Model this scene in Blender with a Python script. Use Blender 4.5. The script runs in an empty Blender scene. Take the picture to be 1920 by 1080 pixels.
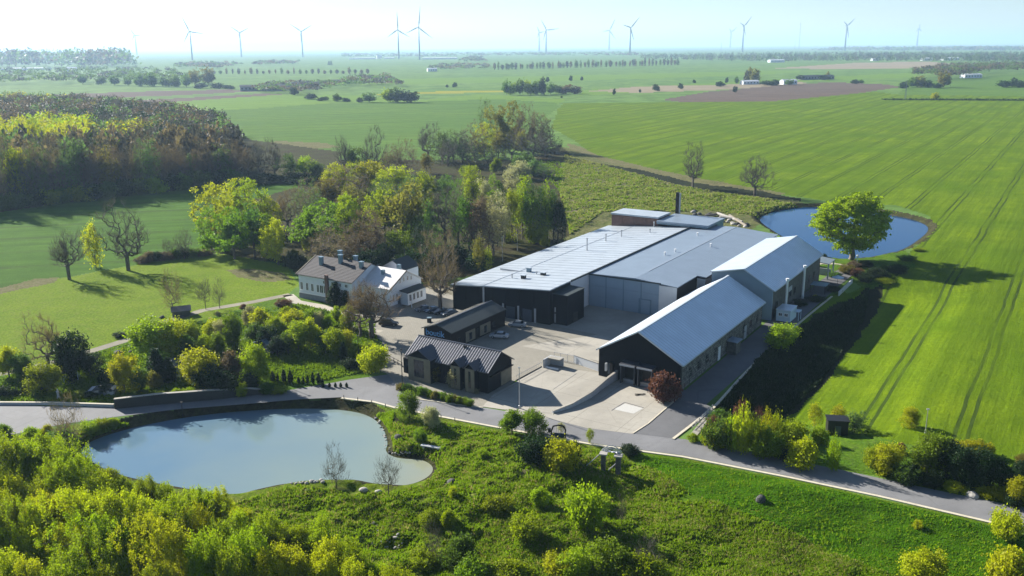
import bpy, math, random
import numpy as np
from mathutils import Matrix, Vector
random.seed(7); rng = np.random.default_rng(11)
S = bpy.context.scene
R = math.radians

# ------------------------------------------------------------------ camera
FPX, CH, HORY, ROLL = 1700.0, 65.0, 87.0, 0.5
_p = math.atan((540-HORY)/FPX); _r = R(ROLL)
_f = np.array([0, math.cos(_p), -math.sin(_p)]); _u = np.array([0, math.sin(_p), math.cos(_p)]); _x = np.array([1, 0, 0.])
CR = _x*math.cos(_r)-_u*math.sin(_r); CU = _u*math.cos(_r)+_x*math.sin(_r)
cam = bpy.data.cameras.new('camera'); co = bpy.data.objects.new('camera', cam); S.collection.objects.link(co)
cam.sensor_width = 36; cam.lens = 36*FPX/1920; cam.clip_start = 1; cam.clip_end = 400000
co.matrix_world = Matrix(((CR[0], CU[0], -_f[0], 0), (CR[1], CU[1], -_f[1], 0), (CR[2], CU[2], -_f[2], CH), (0, 0, 0, 1)))
S.camera = co

# ------------------------------------------------------------------ sky, sun, exposure
SUN_AZ, SUN_EL = -48.5, 25.5
w = bpy.data.worlds.new('World'); S.world = w; w.use_nodes = True
nt = w.node_tree; bg = nt.nodes['Background']
sky = nt.nodes.new('ShaderNodeTexSky'); sky.sky_type = 'NISHITA'; sky.sun_disc = False
sky.sun_elevation = R(SUN_EL); sky.sun_rotation = R(SUN_AZ)
sky.air_density = 0.8; sky.dust_density = 0.15; sky.ozone_density = 2.0; sky.altitude = 60
nt.links.new(sky.outputs[0], bg.inputs[0]); bg.inputs[1].default_value = 0.05
sl = bpy.data.lights.new('sun', 'SUN'); sl.energy = 5.0; sl.angle = R(0.5); sl.color = (1.0, 0.95, 0.86)
so = bpy.data.objects.new('sun', sl); S.collection.objects.link(so)
sd = Vector((math.sin(R(SUN_AZ))*math.cos(R(SUN_EL)), math.cos(R(SUN_AZ))*math.cos(R(SUN_EL)), math.sin(R(SUN_EL))))
so.rotation_euler = sd.to_track_quat('Z', 'Y').to_euler(); so.location = (0, 0, 300)
S.view_settings.view_transform = 'Standard'; S.view_settings.look = 'None'
S.view_settings.gamma = 1; S.view_settings.exposure = 1.4; S.view_settings.use_curve_mapping = False
S.cycles.volume_bounces = 1; S.cycles.max_bounces = 6; S.cycles.transparent_max_bounces = 12
S.cycles.diffuse_bounces = 3; S.cycles.glossy_bounces = 3; S.cycles.caustics_reflective = False; S.cycles.caustics_refractive = False

# ------------------------------------------------------------------ helpers
def ray(px, py):
    return _f*FPX+CR*(px-960)-CU*(py-540)
def gp(px, py, z=0.0):
    d = ray(px, py); t = (z-CH)/d[2]
    return np.array([d[0]*t, d[1]*t, z])
def proj(x, y, z):
    v = np.array([x, y, z-CH]); zc = v@_f
    return 960+FPX*(v@CR)/zc, 540-FPX*(v@CU)/zc
TH = R(32.3)
O2 = np.array([32.36, 164.52])
UA = np.array([math.sin(TH), math.cos(TH)]); VA = np.array([math.cos(TH), -math.sin(TH)])
def uv2(v, u):
    q = O2+VA*v+UA*u
    return float(q[0]), float(q[1])

def tag(o, label=None, cat=None, group=None, kind=None):
    if label: o['label'] = label
    if cat: o['category'] = cat
    if group: o['group'] = group
    if kind: o['kind'] = kind
    return o
def empty(name, loc=(0, 0, 0), rz=0, **k):
    o = bpy.data.objects.new(name, None); S.collection.objects.link(o)
    o.location = loc; o.rotation_euler = (0, 0, rz); o.empty_display_size = .5
    return tag(o, **k)
def mesh_np(name, verts, faces, mat, smooth=False):
    """verts (n,3), faces (m,3) or (m,4) arrays, or a python list of tuples"""
    me = bpy.data.meshes.new(name)
    if isinstance(faces, np.ndarray):
        v = np.asarray(verts, np.float32); k = faces.shape[1]
        me.vertices.add(len(v)); me.vertices.foreach_set('co', v.ravel())
        me.loops.add(faces.size); me.loops.foreach_set('vertex_index', faces.astype(np.int32).ravel())
        me.polygons.add(len(faces)); me.polygons.foreach_set('loop_start', np.arange(0, faces.size, k, dtype=np.int32))
        me.update(calc_edges=True); me.validate()
    else:
        me.from_pydata([tuple(map(float, q)) for q in verts], [], faces)
    if smooth: me.polygons.foreach_set('use_smooth', [True]*len(me.polygons))
    me.materials.append(mat)
    return me
def link(name, me, parent=None, **k):
    o = bpy.data.objects.new(name, me); S.collection.objects.link(o)
    if parent: o.parent = parent
    return tag(o, **k)
def poly(name, verts, faces, mat, parent=None, **k):
    return link(name, mesh_np(name, verts, faces, mat), parent, **k)
class MB:
    def __init__(s): s.v = []; s.f = []
    def box(s, x0, x1, y0, y1, z0, z1):
        b = len(s.v)
        s.v += [(x0, y0, z0), (x1, y0, z0), (x1, y1, z0), (x0, y1, z0), (x0, y0, z1), (x1, y0, z1), (x1, y1, z1), (x0, y1, z1)]
        s.f += [tuple(b+i for i in q) for q in ((0, 3, 2, 1), (4, 5, 6, 7), (0, 1, 5, 4), (1, 2, 6, 5), (2, 3, 7, 6), (3, 0, 4, 7))]
        return s
    def slab(s, pts, t):
        """a plate: top outline pts, thickness t downwards"""
        b = len(s.v); n = len(pts)
        s.v += [tuple(p) for p in pts]+[(p[0], p[1], p[2]-t) for p in pts]
        s.f += [tuple(b+i for i in range(n)), tuple(b+n+i for i in reversed(range(n)))]
        s.f += [(b+i, b+n+i, b+n+(i+1) % n, b+(i+1) % n) for i in range(n)]
        return s
    def bar(s, a, c, r0, r1=None, n=6):
        r1 = r0 if r1 is None else r1
        a = Vector(a); c = Vector(c); d = (c-a).normalized()
        q = d.orthogonal().normalized(); e = d.cross(q); b = len(s.v)
        for P, r in ((a, r0), (c, r1)):
            for i in range(n):
                t = 2*math.pi*i/n; s.v.append(tuple(P+q*math.cos(t)*r+e*math.sin(t)*r))
        s.f += [(b+i, b+(i+1) % n, b+n+(i+1) % n, b+n+i) for i in range(n)]
        s.f += [tuple(b+i for i in reversed(range(n))), tuple(b+n+i for i in range(n))]
        return s
    def ext(s, pts, axis, a0, a1):
        """extrude a 2-D outline along x or y. pts: (other, z)"""
        b = len(s.v); n = len(pts)
        for a in (a0, a1):
            for (h, z) in pts: s.v.append((a, h, z) if axis == 'x' else (h, a, z))
        s.f += [tuple(b+i for i in range(n)), tuple(b+n+i for i in reversed(range(n)))]
        s.f += [(b+i, b+n+i, b+n+(i+1) % n, b+(i+1) % n) for i in range(n)]
        return s
    def lathe(s, prof, n=10, c=(0, 0)):
        b = len(s.v)
        for r, z in prof:
            for i in range(n):
                t = 2*math.pi*i/n; s.v.append((c[0]+r*math.cos(t), c[1]+r*math.sin(t), z))
        for j in range(len(prof)-1):
            s.f += [(b+j*n+i, b+j*n+(i+1) % n, b+(j+1)*n+(i+1) % n, b+(j+1)*n+i) for i in range(n)]
        s.f += [tuple(b+i for i in reversed(range(n))), tuple(b+(len(prof)-1)*n+i for i in range(n))]
        return s
    def build(s, name, mat, parent=None, smooth=False, **k):
        me = mesh_np(name, s.v, s.f, mat)
        # consistent outward normals
        import bmesh
        bm = bmesh.new(); bm.from_mesh(me); bmesh.ops.recalc_face_normals(bm, faces=bm.faces); bm.to_mesh(me); bm.free()
        if smooth: me.polygons.foreach_set('use_smooth', [True]*len(me.polygons))
        return link(name, me, parent, **k)

# ------------------------------------------------------------------ materials
class MT:
    def __init__(s, name):
        s.m = bpy.data.materials.new(name); s.m.use_nodes = True; s.t = s.m.node_tree; s.N = s.t.nodes; s.L = s.t.links
        s.b = s.N['Principled BSDF']; s.out = s.N['Material Output']
        s.tc = s.N.new('ShaderNodeTexCoord'); s.co = s.tc.outputs['Object']
    def lk(s, a, b): s.L.new(a, b)
    def noise(s, scale, detail=4, rough=.55, co=None, dist=0):
        n = s.N.new('ShaderNodeTexNoise'); n.inputs['Scale'].default_value = scale; n.inputs['Detail'].default_value = detail
        n.inputs['Roughness'].default_value = rough; n.inputs['Distortion'].default_value = dist
        s.lk(co or s.co, n.inputs['Vector']); return n.outputs['Fac']
    def ramp(s, fac, stops):
        n = s.N.new('ShaderNodeValToRGB'); cr = n.color_ramp
        while len(cr.elements) < len(stops): cr.elements.new(.5)
        for e, (p, c) in zip(cr.elements, stops): e.position = p; e.color = (c[0], c[1], c[2], 1) if isinstance(c, (tuple, list)) else (c, c, c, 1)
        s.lk(fac, n.inputs[0]); return n.outputs[0]
    def mix(s, fac, a, b, mode='MIX'):
        n = s.N.new('ShaderNodeMix'); n.data_type = 'RGBA'; n.blend_type = mode
        for i, q in ((0, fac), (6, a), (7, b)):
            if isinstance(q, (int, float)): n.inputs[i].default_value = q
            elif isinstance(q, tuple): n.inputs[i].default_value = (*q, 1)
            else: s.lk(q, n.inputs[i])
        return n.outputs[2]
    def math(s, op, a, b=0.0, c=0.0):
        n = s.N.new('ShaderNodeMath'); n.operation = op
        for i, q in enumerate((a, b, c)):
            if isinstance(q, (int, float)): n.inputs[i].default_value = q
            else: s.lk(q, n.inputs[i])
        return n.outputs[0]
    def mapping(s, rot=0, scale=(1, 1, 1), co=None):
        if rot and tuple(scale) != (1, 1, 1): co = s.mapping(rot=rot, co=co); rot = 0      # turn first, then stretch
        n = s.N.new('ShaderNodeMapping'); n.inputs['Rotation'].default_value = (0, 0, rot); n.inputs['Scale'].default_value = scale
        s.lk(co or s.co, n.inputs[0]); return n.outputs[0]
    def sep(s, co=None):
        n = s.N.new('ShaderNodeSeparateXYZ'); s.lk(co or s.co, n.inputs[0]); return n.outputs
    def bump(s, h, strength=.3, dist=.1):
        n = s.N.new('ShaderNodeBump'); n.inputs['Strength'].default_value = strength; n.inputs['Distance'].default_value = dist
        s.lk(h, n.inputs['Height']); s.lk(n.outputs[0], s.b.inputs['Normal'])
    def fin(s, col, rough=.8, metal=0, spec=None):
        if isinstance(col, tuple): s.b.inputs['Base Color'].default_value = (*col, 1)
        else: s.lk(col, s.b.inputs['Base Color'])
        if isinstance(rough, (int, float)): s.b.inputs['Roughness'].default_value = rough
        else: s.lk(rough, s.b.inputs['Roughness'])
        s.b.inputs['Metallic'].default_value = metal
        if spec is not None: s.b.inputs['Specular IOR Level'].default_value = spec
        return s.m
def sc(c, k): return tuple(min(1, x*k) for x in c)
def plain(name, c, rough=.7, metal=0, var=.18, scale=1.5, bump=0, spec=None, fine=12.0):
    t = MT(name)
    n1 = t.noise(scale, 5); n2 = t.noise(fine, 3)
    n = t.math('MULTIPLY_ADD', n2, .4, t.math('MULTIPLY', n1, .6))
    col = t.ramp(n, [(.3, sc(c, 1-var)), (.7, sc(c, 1+var))])
    if bump: t.bump(n, bump, .1)
    return t.fin(col, rough, metal, spec)
def stripes(name, c, az, step, width, depth=.75, rough=.7, metal=0, var=.15, spec=None):
    """a ribbed or boarded surface: fine lines across local axis az"""
    t = MT(name)
    m = t.mapping(rot=az); x = t.sep(m)[0]
    fr = t.math('FRACT', t.math('DIVIDE', x, step))
    ln = t.math('LESS_THAN', fr, width/step)
    n = t.noise(.25, 5); base = t.ramp(n, [(.3, sc(c, 1-var)), (.7, sc(c, 1+var))])
    st = t.mix(t.math('MULTIPLY', t.noise(1.5, 5, .7), .35), base, sc(c, .7))
    col = t.mix(ln, st, sc(c, depth))
    t.bump(ln, .3, .05)
    return t.fin(col, rough, metal, spec)

def crop(name, c1, c2, az=32.3, tram=15.0, tw=1.1, soil=(.045, .05, .02), row=0.9, rowamp=.35, off=0, blot=(0.01, .3)):
    """drilled crop: rows and tramlines running towards compass angle az"""
    t = MT(name)
    m = t.mapping(rot=R(az)); xx = t.sep(m)[0]
    wob = t.math('MULTIPLY', t.math('SUBTRACT', t.noise(.03, 3), .5), 1.6)
    x = t.math('ADD', t.math('ADD', xx, off), wob)
    big = t.noise(blot[0], 6, .62); fine = t.noise(.9, 6, .75)
    stre = t.noise(1.0, 4, .6, co=t.mapping(rot=R(az), scale=(.55, .03, 1)))
    base = t.mix(t.ramp(big, [(.36, 0.), (.64, 1.)]), c1, c2)
    base = t.mix(t.math('MULTIPLY', t.ramp(fine, [(.35, 0.), (.75, 1.)]), .55), base, sc(c1, .55))
    base = t.mix(t.math('MULTIPLY', t.ramp(stre, [(.4, 0.), (.65, 1.)]), rowamp), base, sc(c1, .6))
    fr = t.math('FRACT', t.math('DIVIDE', x, tram))
    a = t.math('LESS_THAN', t.math('ABSOLUTE', t.math('SUBTRACT', fr, .5-1.0/tram)), tw*.3/tram)
    b = t.math('LESS_THAN', t.math('ABSOLUTE', t.math('SUBTRACT', fr, .5+1.0/tram)), tw*.3/tram)
    ln = t.math('MULTIPLY', t.math('MAXIMUM', a, b), t.ramp(t.noise(.02, 5), [(.36, .1), (.58, .95)]))
    pat = t.noise(.085, 6, .7)
    lng = t.noise(1.0, 4, .65, co=t.mapping(rot=R(az), scale=(.16, .006, 1)))
    base = t.mix(t.math('MULTIPLY', t.ramp(lng, [(.42, 0.), (.6, 1.)]), .55), base, sc(c1, .6))
    base = t.mix(t.math('MULTIPLY', t.ramp(pat, [(.45, 0.), (.66, 1.)]), .5), base, sc(c1, .62))
    col = t.mix(ln, base, soil)
    t.bump(t.math('SUBTRACT', t.math('ADD', fine, t.math('MULTIPLY', stre, .8)), ln), .8, .4)
    return t.fin(col, .95, 0, .03)
def grass(name, c1, c2, dry=(.16, .15, .05), dryamt=.4, scale=.12, fscale=1.6, bump=.9, bd=.35):
    t = MT(name)
    big = t.noise(scale, 6, .65); fine = t.noise(fscale, 7, .75); mid = t.noise(.5, 5, .7)
    base = t.mix(t.ramp(big, [(.35, 0.), (.65, 1.)]), c1, c2)
    base = t.mix(t.math('MULTIPLY', t.ramp(mid, [(.48, 0.), (.68, 1.)]), dryamt), base, dry)
    base = t.mix(t.math('MULTIPLY', t.ramp(fine, [(.38, 1.), (.6, 0.)]), .65), base, sc(c1, .4))
    t.bump(t.math('ADD', fine, mid), bump, bd)
    return t.fin(base, .95, 0, .03)

M = {}
M['crop_bright'] = crop('spring_crop_bright', (.100, .178, .005), (.172, .248, .007), tram=15.5, off=4, soil=(.038, .065, .010), blot=(.02, .3))
M['crop_teal'] = crop('spring_crop_deep', (.100, .190, .035), (.135, .230, .035), az=75, tram=26, tw=.9)
M['crop_left'] = crop('spring_crop_left', (.062, .145, .016), (.090, .180, .018), az=78, tram=24, tw=1.0, row=.8)
M['crop_light'] = crop('spring_crop_light', (.150, .260, .040), (.170, .28, .035), az=80, tram=40)
M['far_green'] = grass('far_grassland', (.105, .20, .045), (.15, .24, .055), dryamt=.25, scale=.004, fscale=.03, bump=.1)
M['plowed'] = crop('plowed_soil', (.140, .105, .085), (.175, .13, .10), az=78, tram=40, soil=(.08, .06, .05))
M['tan'] = crop('pale_stubble', (.30, .25, .17), (.36, .30, .20), az=78, tram=40, soil=(.2, .17, .12))
M['yellow'] = crop('yellow_rape', (.34, .33, .03), (.30, .30, .04), az=80, tram=40)
M['meadow'] = grass('rough_meadow', (.085, .155, .008), (.165, .220, .012), dry=(.26, .24, .08), dryamt=.6, scale=.16)
M['lawn'] = grass('mown_grass', (.060, .130, .006), (.105, .185, .008), dry=(.15, .19, .02), dryamt=.55, scale=.15, fscale=2.5, bump=.7, bd=.2)
M['paddock'] = grass('light_paddock', (.140, .225, .014), (.195, .275, .020), dry=(.24, .23, .08), dryamt=.4)
M['dry'] = grass('dry_tussock', (.10, .130, .030), (.17, .165, .07), dry=(.26, .22, .12), dryamt=.8, scale=.06, fscale=.9, bump=1.0, bd=.5)
M['forest_floor'] = grass('leaf_litter', (.050, .040, .022), (.060, .075, .018), dry=(.12, .10, .05), dryamt=.5, scale=.08)
M['dark_bank'] = grass('undergrowth_and_shade', (.022, .030, .012), (.035, .038, .020), dry=(.05, .045, .03), dryamt=.4)  # beside the sheds this dark tone also carries their shade
M['soil'] = grass('bare_soil', (.15, .145, .06), (.22, .19, .11), dry=(.12, .17, .025), dryamt=.85, scale=.2)
M['bank'] = grass('pond_bank', (.040, .036, .022), (.065, .075, .018), dry=(.12, .10, .07), dryamt=.5, scale=.3)
M['woodland_ground'] = M['forest_floor']
M['garden'] = grass('garden_grass', (.07, .155, .010), (.12, .21, .015), dry=(.15, .15, .06), dryamt=.35, scale=.2)

def asphalt(name, c, var=.12, joint=None, pavers=None):
    t = MT(name)
    big = t.noise(.10, 6, .6); mid = t.noise(.6, 6, .75, dist=.6); fine = t.noise(9, 4, .7)
    base = t.mix(t.ramp(big, [(.35, 0.), (.65, 1.)]), sc(c, 1-var), sc(c, 1+var))
    base = t.mix(t.math('MULTIPLY', t.ramp(mid, [(.50, 0.), (.68, 1.)]), .35), base, sc(c, .68))
    base = t.mix(t.math('MULTIPLY', fine, .25), base, sc(c, .75))
    cr = t.N.new('ShaderNodeTexVoronoi'); cr.feature = 'DISTANCE_TO_EDGE'; cr.inputs['Scale'].default_value = .12; t.lk(t.co, cr.inputs[0])
    ck = t.math('LESS_THAN', cr.outputs['Distance'], .006)
    base = t.mix(t.math('MULTIPLY', ck, .22), base, sc(c, .45))
    wear = t.noise(.05, 5, .6, co=t.mapping(rot=TH, scale=(1, .25, 1)), dist=1.5)
    base = t.mix(t.math('MULTIPLY', t.ramp(wear, [(.50, 0.), (.60, 1.)]), .28), base, sc(c, .6))
    if joint:
        m = t.mapping(rot=TH); x, y, _ = t.sep(m)
        j = None
        for q in (x, y):
            k = t.math('LESS_THAN', t.math('FRACT', t.math('DIVIDE', q, joint)), .10/joint)
            j = k if j is None else t.math('MAXIMUM', j, k)
        base = t.mix(t.math('MULTIPLY', j, .7), base, sc(c, .45))
    if pavers:
        br = t.N.new('ShaderNodeTexBrick'); br.inputs['Scale'].default_value = 1.0/pavers
        br.inputs['Color1'].default_value = (*sc(c, 1.1), 1); br.inputs['Color2'].default_value = (*sc(c, .86), 1); br.inputs['Mortar'].default_value = (*sc(c, .6), 1)
        br.inputs['Mortar Size'].default_value = .03; t.lk(t.mapping(rot=TH), br.inputs[0])
        base = t.mix(.6, base, br.outputs[0])
    t.bump(fine, .2, .02)
    return t.fin(base, .85, 0, .3)
M['asphalt'] = asphalt('worn_asphalt', (.19, .19, .195))
M['asphalt2'] = asphalt('drive_asphalt', (.13, .13, .135))
M['paving'] = asphalt('grey_block_paving', (.27, .25, .205), .12, pavers=1.4)
M['concrete'] = asphalt('pale_concrete_slab', (.36, .335, .285), .12, joint=9)
M['concrete2'] = asphalt('poured_concrete', (.31, .295, .255), .12)
M['path'] = asphalt('gravel_path', (.38, .345, .28), .15)
M['dirt'] = asphalt('dirt_track', (.21, .19, .13), .3)
M['kerb'] = plain('kerb_stone', (.52, .47, .36), .9, fine=4)
M['wallc'] = plain('grey_wall_render', (.42, .43, .44), .85)
M['wall_dark'] = plain('dark_retaining_wall', (.035, .035, .035), .85)

M['roof_white'] = stripes('white_steel_roof', (.42, .465, .51), 0, 1.0, .06, .92, .42, .1, .10, spec=.6)
M['roof_grey'] = stripes('grey_steel_roof', (.25, .31, .38), 0, .9, .1, .86, .45, .25, .08, spec=.6)
M['roof_galv'] = stripes('galvanised_roof', (.74, .82, .92), R(90), 1.0, .08, .85, .33, .45, .08, spec=.8)
M['roof_seam'] = plain('roof_seam_metal', (.55, .60, .64), .45, .3, .05)
M['roof_dark'] = plain('dark_grey_felt', (.040, .052, .055), .7, .0, .12, spec=.3)
M['roof_brown'] = plain('brown_tiles', (.066, .058, .060), .8, 0, .14, 1, fine=6)
M['roof_seamdark'] = plain('anthracite_steel', (.065, .07, .085), .4, .3, .12)
M['seam_light'] = plain('seam_highlight_steel', (.40, .39, .42), .5, .1, .08)
M['plate'] = plain('pale_plate', (.47, .46, .43), .8, 0, .06)
M['clad_black'] = stripes('black_cladding', (.009, .011, .016), 0, .4, .06, .6, .7, 0, .2, spec=.15)
M['clad_black_b'] = plain('black_boards', (.008, .010, .014), .75, 0, .25, spec=.15)
M['clad_brown'] = plain('dark_brown_boards', (.016, .013, .014), .75, 0, .25, spec=.15)
M['panel_blue'] = plain('blue_grey_panel', (.24, .32, .40), .55, 0, .06, .4)
M['panel_white'] = plain('white_panel', (.62, .64, .66), .5, 0, .05, .4)
M['brick'] = plain('red_brown_brick', (.17, .095, .075), .85, 0, .3, 1.2, fine=5)
M['stone_olive'] = plain('sandy_stone', (.185, .165, .115), .85, 0, .25, 1)
M['rubble'] = plain('field_stone', (.10, .095, .085), .9, 0, .55, 1.1, fine=3)
M['render_white'] = plain('white_render', (.66, .70, .75), .8, 0, .07, .6)
M['plinth'] = plain('grey_plinth', (.20, .21, .23), .85)
M['glass'] = plain('window_glass', (.015, .022, .032), .12, 0, .1, spec=.7)
M['white'] = plain('white_paint', (.78, .78, .78), .5, 0, .04)
M['offwhite'] = plain('turbine_grey', (.05, .07, .11), .5, 0, .04)
M['steel'] = plain('galvanised_steel', (.42, .43, .45), .45, .6, .1)
M['black'] = plain('black_metal', (.014, .014, .016), .5, .3, .1)
M['navy'] = plain('dark_door', (.04, .06, .09), .5)
M['tyre'] = plain('tyre_rubber', (.015, .015, .015), .85)
M['sign_blue'] = plain('sign_letter_blue', (.22, .48, .80), .5, 0, .05)
M['chim'] = plain('chimney_sheet', (.16, .24, .30), .5, .2, .12)
M['bark'] = plain('bark_grey_brown', (.120, .100, .080), .9, 0, .3, 2)
M['twig'] = plain('twig_brown', (.095, .075, .060), .9, 0, .2, 2)
M['twig_pale'] = plain('twig_pale', (.17, .14, .115), .9, 0, .2, 2)
M['rock'] = plain('pale_rock', (.34, .32, .29), .9, 0, .3, 1.2, .5)
M['rock_dark'] = plain('dark_rock', (.055, .055, .05), .9, 0, .35, 1.2, .5)
M['wood'] = plain('weathered_wood', (.20, .17, .13), .85)
M['tarp'] = plain('pale_canvas', (.50, .60, .68), .8, 0, .05)

def leaf(name, c, tr=.45, var=.3, hue=.03, rough=.6):
    t = MT(name)
    oi = t.N.new('ShaderNodeObjectInfo'); n = t.noise(.45, 4, .6); n2 = t.noise(6.0, 2)
    hs = t.N.new('ShaderNodeHueSaturation')
    base = t.ramp(t.math('MULTIPLY_ADD', n2, .5, t.math('MULTIPLY', n, .5)), [(.32, sc(c, 1-var)), (.68, sc(c, 1+var))])
    t.lk(base, hs.inputs['Color'])
    t.lk(t.math('MULTIPLY_ADD', oi.outputs['Random'], hue, .5-hue/2), hs.inputs['Hue'])
    t.lk(t.math('MULTIPLY_ADD', oi.outputs['Random'], .35, .82), hs.inputs['Value'])
    t.fin(hs.outputs[0], rough, 0, .12)
    tl = t.N.new('ShaderNodeBsdfTranslucent'); tc = t.mix(.5, hs.outputs[0], (.9, 1, .25), 'MULTIPLY')
    t.lk(t.mix(1.0, tc, (1.5, 1.5, 1.2), 'MULTIPLY'), tl.inputs[0])
    mx = t.N.new('ShaderNodeMixShader'); mx.inputs[0].default_value = tr
    t.lk(t.b.outputs[0], mx.inputs[1]); t.lk(tl.outputs[0], mx.inputs[2]); t.lk(mx.outputs[0], t.out.inputs['Surface'])
    return t.m
LEAF = {
 'yellow': leaf('leaf_acid_yellow', (.31, .325, .010)),
 'lime': leaf('leaf_lime', (.215, .275, .008)),
 'green': leaf('leaf_fresh_green', (.13, .20, .012)),
 'mid': leaf('leaf_mid_green', (.080, .140, .022)),
 'dark': leaf('leaf_dark_green', (.022, .045, .015), .25),
 'teal': leaf('leaf_hazy_green', (.085, .135, .045)),
 'bronze': leaf('leaf_bronze', (.150, .135, .030)),
 'brown': leaf('leaf_bud_brown', (.150, .112, .080), .3),
 'red': leaf('leaf_copper_red', (.125, .055, .042), .3),
 'grey': leaf('leaf_grey_twig', (.085, .080, .080), .2),
 'pale': leaf('leaf_pale_blossom', (.33, .32, .20), .3),
}
# water
def water(name, deep, edge, rough=.06, bump=.04):
    t = MT(name)
    n = t.noise(.03, 4); col = t.ramp(n, [(.35, deep), (.7, edge)])
    t.bump(t.noise(1.2, 4, .6, co=t.mapping(scale=(1, .6, 1))), bump, .05)
    return t.fin(col, rough, 0, .5 if name != 'lake_water' else .22)
def pondwater():
    t = MT('pond_water')
    x, y, z = t.sep(); n = t.noise(.05, 5)
    f = t.math('ADD', t.math('MULTIPLY_ADD', x, 1/75., .82), t.math('MULTIPLY', n, .5))     # silt gathers in the shallow bay
    col = t.ramp(t.math('SUBTRACT', f, .25), [(0., (.11, .19, .26)), (.45, (.20, .26, .24)), (.75, (.29, .29, .20)), (1., (.34, .30, .19))])
    t.bump(t.noise(1.2, 4, .6, co=t.mapping(scale=(1, .6, 1))), .05, .05)
    return t.fin(col, .08, 0, .5)
M['pond'] = pondwater()
M['lake'] = water('lake_water', (.002, .04, .12), (.002, .045, .14), .10)
# ------------------------------------------------------------------ terrain
def world_poly(px, z=0.0):
    return np.array([gp(a, b, z)[:2] for a, b in px])
def smooth_poly(pts, it=2):
    p = np.asarray(pts, float)
    for _ in range(it):
        q = np.roll(p, -1, 0); p = np.stack([p*.75+q*.25, p*.25+q*.75], 1).reshape(-1, 2)
    return p
def inside(P, X, Y):
    c = np.zeros(X.shape, bool); n = len(P)
    xmin, ymin = P.min(0); xmax, ymax = P.max(0)
    m = (X >= xmin) & (X <= xmax) & (Y >= ymin) & (Y <= ymax)
    x = X[m]; y = Y[m]; r = np.zeros(x.shape, bool)
    for i in range(n):
        x0, y0 = P[i]; x1, y1 = P[(i+1) % n]
        if y0 == y1: continue
        r ^= ((y0 > y) != (y1 > y)) & (x < (x1-x0)*(y-y0)/(y1-y0)+x0)
    c[m] = r
    return c
def sdist(P, X, Y, lim=30):
    """distance to the outline, negative inside; only exact within lim"""
    out = np.full(X.shape, 1e3); xmin, ymin = P.min(0)-lim; xmax, ymax = P.max(0)+lim
    m = (X >= xmin) & (X <= xmax) & (Y >= ymin) & (Y <= ymax); x = X[m]; y = Y[m]; d = np.full(x.shape, 1e3)
    for i in range(len(P)):
        a = P[i]; b = P[(i+1) % len(P)]; e = b-a; L = (e@e)+1e-9
        t = np.clip(((x-a[0])*e[0]+(y-a[1])*e[1])/L, 0, 1)
        d = np.minimum(d, np.hypot(x-a[0]-t*e[0], y-a[1]-t*e[1]))
    out[m] = d; ins = inside(P, X, Y); out[ins] *= -1
    return out
_tab = np.random.default_rng(3).random((256, 256))
def vnoise(X, Y, s):
    x = X/s+91.3; y = Y/s+37.7; i = np.floor(x).astype(int); j = np.floor(y).astype(int); fx = x-i; fy = y-j
    fx = fx*fx*(3-2*fx); fy = fy*fy*(3-2*fy); g = lambda a, b: _tab[a % 256, b % 256]
    return (g(i, j)*(1-fx)+g(i+1, j)*fx)*(1-fy)+(g(i, j+1)*(1-fx)+g(i+1, j+1)*fx)*fy-.5
def sst(a, b, x):
    t = np.clip((x-a)/(b-a), 0, 1); return t*t*(3-2*t)

ZP, ZL = -1.5, -1.3
POND = smooth_poly(world_poly([(148, 840), (200, 815), (290, 793), (380, 778), (480, 769), (560, 766), (640, 768), (690, 778), (716, 798), (728, 830), (720, 848), (745, 860), (790, 861), (812, 874), (808, 890), (780, 906), (740, 912), (690, 905), (620, 898), (560, 904), (510, 914), (470, 924), (430, 930), (330, 912), (250, 897), (200, 882), (160, 858)], ZP))
LAKE = smooth_poly(world_poly([(1420, 410), (1448, 397), (1490, 390), (1530, 388), (1600, 392), (1660, 402), (1705, 410), (1735, 420), (1742, 432), (1722, 450), (1690, 470), (1640, 482), (1590, 489), (1548, 485), (1500, 462), (1440, 427)], ZL))
MEADOW = world_poly([(560, 930), (640, 760), (740, 767), (827, 784), (933, 804), (1123, 838), (1280, 860), (1480, 899), (1647, 934), (1853, 983), (1990, 1020), (2100, 1300), (-100, 1300), (-100, 950), (100, 880), (300, 930)])

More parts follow.
